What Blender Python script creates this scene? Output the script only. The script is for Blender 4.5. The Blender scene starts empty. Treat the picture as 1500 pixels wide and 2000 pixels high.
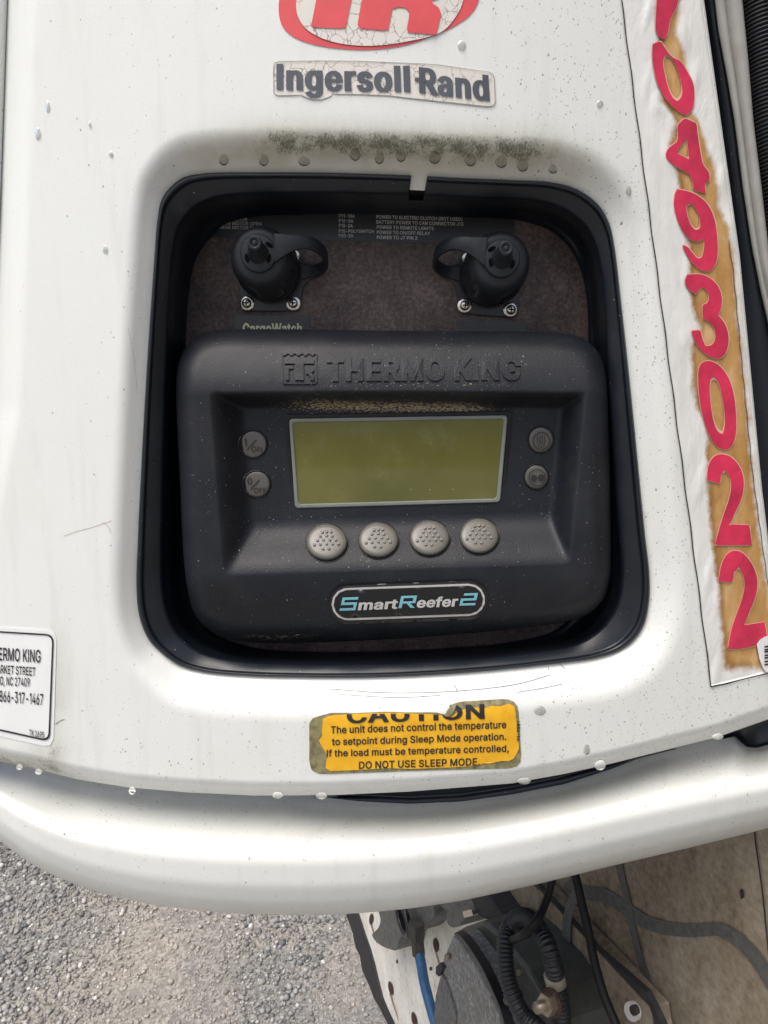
import bpy, bmesh, math, random
import numpy as np
from mathutils import Vector, Matrix
from mathutils.geometry import delaunay_2d_cdt

random.seed(7)
RNG = np.random.default_rng(11)
SC = bpy.context.scene
COL = SC.collection

# ------------------------------------------------------------------ camera
PITCH = math.radians(15.0)
CAM_Z = 1.75
FOCAL = 1428.0                      # focal length in drawing units (drawing sheet 1500 x 2000)
cam_data = bpy.data.cameras.new('camera')
cam = bpy.data.objects.new('camera', cam_data)
COL.objects.link(cam)
cam.location = (0, 0, CAM_Z)
cam.rotation_euler = (math.pi / 2 - PITCH, 0, 0)
cam_data.sensor_fit = 'VERTICAL'
cam_data.sensor_height = 24.0
cam_data.lens = 24.0 * FOCAL / 2000.0
cam_data.clip_start = 0.01
cam_data.clip_end = 500
SC.camera = cam
SC.render.resolution_x, SC.render.resolution_y = 768, 1024

# ------------------------------------------------------------------ sky, sun, exposure
SUN_EL, SUN_AZ = math.radians(66), math.radians(222)
world = bpy.data.worlds.new('World')
SC.world = world
world.use_nodes = True
wn = world.node_tree
sky = wn.nodes.new('ShaderNodeTexSky')
sky.sky_type = 'NISHITA'
sky.sun_disc = False
sky.sun_elevation = SUN_EL
sky.sun_rotation = SUN_AZ
sky.air_density = 1.0
sky.dust_density = 6.0
sky.ozone_density = 1.0
hsv = wn.nodes.new('ShaderNodeHueSaturation')
hsv.inputs['Saturation'].default_value = 0.82      # thin overcast: the blue is mostly veiled
wn.links.new(sky.outputs[0], hsv.inputs['Color'])
wn.links.new(hsv.outputs[0], wn.nodes['Background'].inputs['Color'])
wn.nodes['Background'].inputs['Strength'].default_value = 0.14
sun_data = bpy.data.lights.new('sun', 'SUN')
sun_data.energy = 1.2
sun_data.angle = math.radians(30)
sun_data.color = (1.0, 0.975, 0.93)
sun = bpy.data.objects.new('sun', sun_data)
COL.objects.link(sun)
_sd = Vector((math.sin(SUN_AZ) * math.cos(SUN_EL), math.cos(SUN_AZ) * math.cos(SUN_EL), math.sin(SUN_EL)))
sun.rotation_euler = _sd.to_track_quat('Z', 'Y').to_euler()
SC.view_settings.view_transform = 'Standard'
SC.view_settings.look = 'None'
SC.view_settings.gamma = 1.0
SC.view_settings.exposure = 0.47
SC.view_settings.use_curve_mapping = False

# ------------------------------------------------------------------ reference planes
CAM = np.array([0, 0, CAM_Z])
FWD = np.array([0, math.cos(PITCH), -math.sin(PITCH)])
UPV = np.array([0, math.sin(PITCH), math.cos(PITCH)])
RGT = np.array([1.0, 0, 0])
LEAN = math.radians(5.0)
PN = np.array([0, -math.cos(LEAN), math.sin(LEAN)])     # door panel plane: leans back a little
PU = np.array([0, math.sin(LEAN), math.cos(LEAN)])
PX = np.array([1.0, 0, 0])
P0 = CAM + FWD * 0.42
MPP = 0.42 / FOCAL                                       # metres per drawing unit on the door


def ray(u, v):
    u = np.asarray(u, float); v = np.asarray(v, float)
    return FWD + ((u - 750) / FOCAL)[..., None] * RGT + ((1000 - v) / FOCAL)[..., None] * UPV


def on_plane(u, v, p0, n, h):
    """drawing coordinates -> the point of the plane (p0, n) raised by h metres"""
    d = ray(u, v)
    t = (((p0 - CAM) @ n) + np.asarray(h, float)) / (d @ n)
    return CAM + d * t[..., None]


def L(u, v, h):
    return on_plane(u, v, P0, PN, h)


AZ = math.radians(-18.9)                                 # trailer front wall: vertical, runs away to the left
WD = np.array([math.sin(AZ), math.cos(AZ), 0])
WN = np.array([-math.cos(AZ), math.sin(AZ), 0])
W0 = CAM * np.array([0, 0, 1]) - WN * 0.41


def W(u, v, k=0.0):
    return on_plane(u, v, W0, WN, np.zeros(np.shape(u)) + k)


# ------------------------------------------------------------------ curves in the drawing plane
def catmull(P, closed=False, per=12):
    P = np.asarray(P, float)
    n = len(P)
    out = []
    for i in range(n if closed else n - 1):
        p1, p2 = P[i], P[(i + 1) % n]
        p0 = P[i - 1] if (closed or i > 0) else 2 * p1 - p2
        p3 = P[(i + 2) % n] if (closed or i + 2 < n) else 2 * p2 - p1
        a = max(np.linalg.norm(p1 - p0), 1e-6) ** .5
        b = max(np.linalg.norm(p2 - p1), 1e-6) ** .5
        c = max(np.linalg.norm(p3 - p2), 1e-6) ** .5
        m1 = ((p1 - p0) / a - (p2 - p0) / (a + b) + (p2 - p1) / b) * b
        m2 = ((p2 - p1) / b - (p3 - p1) / (b + c) + (p3 - p2) / c) * b
        t = np.linspace(0, 1, per, endpoint=False)[:, None]
        out.append((2 * t**3 - 3 * t**2 + 1) * p1 + (t**3 - 2 * t**2 + t) * m1 + (-2 * t**3 + 3 * t**2) * p2 + (t**3 - t**2) * m2)
    if not closed:
        out.append(P[-1:])
    return np.vstack(out)


def resample(P, n, endpoint=True):
    d = np.r_[0, np.cumsum(np.linalg.norm(np.diff(P, axis=0), axis=1))]
    s = np.linspace(0, d[-1], n, endpoint=endpoint)
    return np.stack([np.interp(s, d, P[:, k]) for k in range(P.shape[1])], 1)


def ring4(segs, n, smooth=True):
    """closed outline given as four runs (top, right, bottom, left) that share their end points -> 4*n points"""
    pts = [p for s in segs for p in s[:-1]]
    out = []
    if smooth:
        per = 16
        dense = catmull(pts, True, per)
        i = 0
        for s in segs:
            k = (len(s) - 1) * per
            run = dense[np.arange(i, i + k + 1) % len(dense)]
            out.append(resample(run, n, False)); i += k
    else:
        for s in segs:
            out.append(resample(np.asarray(s, float), n, False))
    return np.vstack(out)


def normals2(P):
    t = np.roll(P, -1, 0) - np.roll(P, 1, 0)
    t /= np.linalg.norm(t, axis=1)[:, None] + 1e-9
    return np.stack([t[:, 1], -t[:, 0]], 1)              # clockwise on a sheet with v down: outward


def interp(v, pts):
    pts = np.asarray(pts, float)
    return np.interp(v, pts[:, 0], pts[:, 1])


def soften(P, turns=1, limit=58):
    """round the gentle corners of a traced outline, keep the sharp ones"""
    P = np.asarray(P, float)
    for _ in range(turns):
        a = P - np.roll(P, 1, 0); b = np.roll(P, -1, 0) - P
        ang = np.degrees(np.abs(np.angle((b[:, 0] + 1j * b[:, 1]) / (a[:, 0] + 1j * a[:, 1] + 1e-9))))
        out = []
        for i in range(len(P)):
            if ang[i] > limit:
                out.append(P[i])
            else:
                out.append(P[i] - a[i] * .25); out.append(P[i] + b[i] * .25)
        P = np.asarray(out)
    return P


def ellipse(cu, cv, ru, rv, n=40, rot=0.0):
    t = np.linspace(0, 2 * np.pi, n, endpoint=False)
    x, y = ru * np.cos(t), rv * np.sin(t)
    c, s = math.cos(rot), math.sin(rot)
    return np.stack([cu + x * c - y * s, cv + x * s + y * c], 1)


def capsule(a, b, r, n=16):
    a = np.asarray(a, float); b = np.asarray(b, float)
    th = math.atan2(b[1] - a[1], b[0] - a[0])
    t1 = np.linspace(th - math.pi / 2, th + math.pi / 2, n)
    t2 = np.linspace(th + math.pi / 2, th + 3 * math.pi / 2, n)
    return np.vstack([b + r * np.stack([np.cos(t1), np.sin(t1)], 1), a + r * np.stack([np.cos(t2), np.sin(t2)], 1)])


def rrect(pts, r, n=6):
    """quad with rounded corners"""
    pts = [np.asarray(p, float) for p in pts]
    out = []
    for i, p in enumerate(pts):
        a, b = pts[i - 1] - p, pts[(i + 1) % len(pts)] - p
        a /= np.linalg.norm(a); b /= np.linalg.norm(b)
        for t in np.linspace(0, 1, n):
            out.append(p + a * r * (1 - t) ** 2 + b * r * t ** 2)
    return np.array(out)


# ------------------------------------------------------------------ objects
def world_loc(o):
    v = np.zeros(3)
    while o is not None:
        v += np.array(o.location); o = o.parent
    return v


def make(name, verts, faces, mat, parent=None, smooth=True, local=False, attrs=None):
    verts = np.asarray(verts, float)
    org = np.zeros(3)
    if not local:
        org = world_loc(parent) if parent is not None else verts.mean(0)
    me = bpy.data.meshes.new(name)
    if isinstance(faces, np.ndarray) and faces.ndim == 2:
        m, k = faces.shape
        me.vertices.add(len(verts)); me.loops.add(m * k); me.polygons.add(m)
        me.vertices.foreach_set('co', (verts - org).astype(np.float32).ravel())
        me.loops.foreach_set('vertex_index', faces.astype(np.int32).ravel())
        me.polygons.foreach_set('loop_start', np.arange(0, m * k, k, dtype=np.int32))
        me.update(calc_edges=True)
    else:
        me.from_pydata((verts - org).tolist(), [], [tuple(int(i) for i in f) for f in faces])
    if smooth:
        me.polygons.foreach_set('use_smooth', np.ones(len(me.polygons), bool))
    for m_ in (mat if isinstance(mat, (list, tuple)) else [mat]):
        me.materials.append(m_)
    for k, a in (attrs or {}).items():
        at = me.attributes.new(k, 'FLOAT', 'POINT')
        at.data.foreach_set('value', np.asarray(a, np.float32))
    me.update()
    o = bpy.data.objects.new(name, me)
    COL.objects.link(o)
    if parent is not None:
        o.parent = parent
    elif not local:
        o.location = org
    return o


def empty(name, loc, label, cat, group=None):
    o = bpy.data.objects.new(name, None)
    o.empty_display_size = .02
    COL.objects.link(o)
    o.location = tuple(float(x) for x in loc)
    tag(o, label, cat, group)
    return o


def tag(o, label=None, cat=None, group=None, kind=None):
    if label: o['label'] = label
    if cat: o['category'] = cat
    if group: o['group'] = group
    if kind: o['kind'] = kind
    return o


def grid_faces(nr, nc, closed=True):
    """rows of nc points, joined to the next row"""
    i = np.arange(nr - 1)[:, None] * nc
    j = np.arange(nc if closed else nc - 1)[None, :]
    j2 = (j + 1) % nc
    return np.stack([i + j, i + j2, i + nc + j2, i + nc + j], -1).reshape(-1, 4)


def inside(pts, contours, nonzero=True):
    """winding number of each point in the contours"""
    w = np.zeros(len(pts))
    for c in contours:
        a = np.asarray(c, float); b = np.roll(a, -1, 0)
        for (x0, y0), (x1, y1) in zip(a, b):
            if y0 == y1: continue
            s = 1 if y1 > y0 else -1
            lo, hi = min(y0, y1), max(y0, y1)
            m = (pts[:, 1] >= lo) & (pts[:, 1] < hi)
            xs = x0 + (pts[:, 1] - y0) * (x1 - x0) / (y1 - y0)
            w += s * (m & (xs > pts[:, 0]))
    return np.abs(w) > .5 if nonzero else (np.abs(w) % 2) > .5


def fill(contours, spacing=None, nonzero=True, cut=None):
    """triangulate the area inside the contours; spacing adds inner points so that the sheet can bend"""
    V, Ed = [], []
    for c in contours:
        c = np.asarray(c, float)
        if spacing:
            c = resample(np.vstack([c, c[:1]]), max(len(c), int(np.linalg.norm(np.diff(np.vstack([c, c[:1]]), axis=0), axis=1).sum() / spacing)), False)
        b = len(V)
        V += [Vector(p) for p in c.tolist()]
        Ed += [(b + i, b + (i + 1) % len(c)) for i in range(len(c))]
    if spacing:
        A = np.vstack([np.asarray(c, float) for c in contours])
        lo, hi = A.min(0), A.max(0)
        gx, gy = np.meshgrid(np.arange(lo[0] + spacing / 2, hi[0], spacing), np.arange(lo[1] + spacing / 2, hi[1], spacing))
        P = np.stack([gx.ravel(), gy.ravel()], 1) + RNG.uniform(-.15, .15, (gx.size, 2)) * spacing
        P = P[inside(P, contours, nonzero)]
        V += [Vector(p) for p in P.tolist()]
    if cut:
        b = len(V)
        V += [Vector(p) for p in cut]
        Ed += [(b + i, b + i + 1) for i in range(len(cut) - 1)]
    vo, _e, fo, *_r = delaunay_2d_cdt(V, Ed, [], 0, 1e-5)
    vo = np.array([tuple(p) for p in vo]); fo = np.array([f for f in fo if len(f) == 3])
    cen = vo[fo].mean(1)
    keep = inside(cen, contours, nonzero)
    if cut:
        keep &= cen[:, 1] > np.interp(cen[:, 0], [p[0] for p in cut], [p[1] for p in cut], left=-1e9, right=-1e9)
    fo = fo[keep]
    used = np.unique(fo)
    remap = np.full(len(vo), -1); remap[used] = np.arange(len(used))
    return vo[used], remap[fo]


def border_edges(F):
    cnt = {}
    for f in F:
        for a, b in ((f[0], f[1]), (f[1], f[2]), (f[2], f[0])):
            cnt[(a, b)] = cnt.get((a, b), 0) + 1
    return [e for e in cnt if (e[1], e[0]) not in cnt]


def sheet(name, contours, surf, off, mat, parent=None, spacing=None, depth=None, normal=None, nonzero=True, cut=None, smooth=False, bevel=None):
    """a sticker, a letter or a plate cut to traced outlines, lying on surf; depth gives it walls"""
    V, F = fill(contours, spacing, nonzero, cut)
    P = surf(V[:, 0], V[:, 1], off)
    faces = [tuple(f) for f in F]
    if depth:
        n = len(P)
        if normal is None:
            Q = surf(V[:, 0], V[:, 1], off - depth)
        else:
            Q = P - np.asarray(normal) * depth
        P = np.vstack([P, Q])
        for a, b in border_edges(F):
            faces.append((b, a, a + n, b + n))
    o = make(name, P, faces, mat, parent, smooth)
    bm = bmesh.new(); bm.from_mesh(o.data)
    bmesh.ops.recalc_face_normals(bm, faces=bm.faces)
    bm.to_mesh(o.data); bm.free()
    if smooth and depth: o.data.set_sharp_from_angle(angle=math.radians(40))
    if bevel:
        md = o.modifiers.new('edge', 'BEVEL'); md.width = bevel; md.segments = 2; md.limit_method = 'ANGLE'; md.angle_limit = math.radians(30)
    return o


def ribbon2(path, width):
    """outline of a line of this width along a path in the drawing"""
    P = np.asarray(path, float)
    t = np.gradient(P, axis=0); t /= np.linalg.norm(t, axis=1)[:, None] + 1e-9
    nrm = np.stack([-t[:, 1], t[:, 0]], 1)
    w = np.zeros(len(P)) + np.asarray(width, float)
    return np.vstack([P + nrm * w[:, None] / 2, (P - nrm * w[:, None] / 2)[::-1]])


def sweep(path, radius, seg=14, caps=True):
    P = np.asarray(path, float)
    T = np.gradient(P, axis=0); T /= np.linalg.norm(T, axis=1)[:, None]
    n = np.cross(T[0], [0.3, 0.5, 0.8]); n /= np.linalg.norm(n)
    th = np.linspace(0, 2 * np.pi, seg, endpoint=False)
    R = np.zeros(len(P)) + np.asarray(radius, float)
    out = []
    for i in range(len(P)):
        n = n - T[i] * (n @ T[i]); n /= np.linalg.norm(n)
        b = np.cross(T[i], n)
        out.append(P[i] + R[i] * (np.cos(th)[:, None] * n + np.sin(th)[:, None] * b))
    V = np.vstack(out)
    F = [tuple(f) for f in grid_faces(len(P), seg)]
    if caps:
        F.append(tuple(range(seg))[::-1]); F.append(tuple(range((len(P) - 1) * seg, len(P) * seg)))
    return V, F


def tube(name, path, radius, mat, parent=None, seg=14):
    V, F = sweep(path, radius, seg)
    return make(name, V, F, mat, parent)


def corrugated(path, r, pitch=.0028, amp=.13):
    P = catmull(path, False, 40)
    n = int(np.linalg.norm(np.diff(P, axis=0), axis=1).sum() / pitch * 8)
    P = resample(P, n)
    ph = np.arange(n) % 8
    prof = np.array([0, .55, 1, 1, 1, .55, 0, 0])
    return P, r * (1 - amp + amp * prof[ph])


def lathe(profile, seg=40, mod=None):
    th = np.linspace(0, 2 * np.pi, seg, endpoint=False)
    out = []
    for r, n in profile:
        rr = r * (np.ones(seg) if mod is None else mod(th, n))
        out.append(np.stack([rr * np.cos(th), rr * np.sin(th), np.full(seg, n)], 1))
    V = np.vstack(out)
    F = [tuple(f) for f in grid_faces(len(profile), seg)]
    F.append(tuple(range((len(profile) - 1) * seg, len(profile) * seg)))
    return V, F


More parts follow.
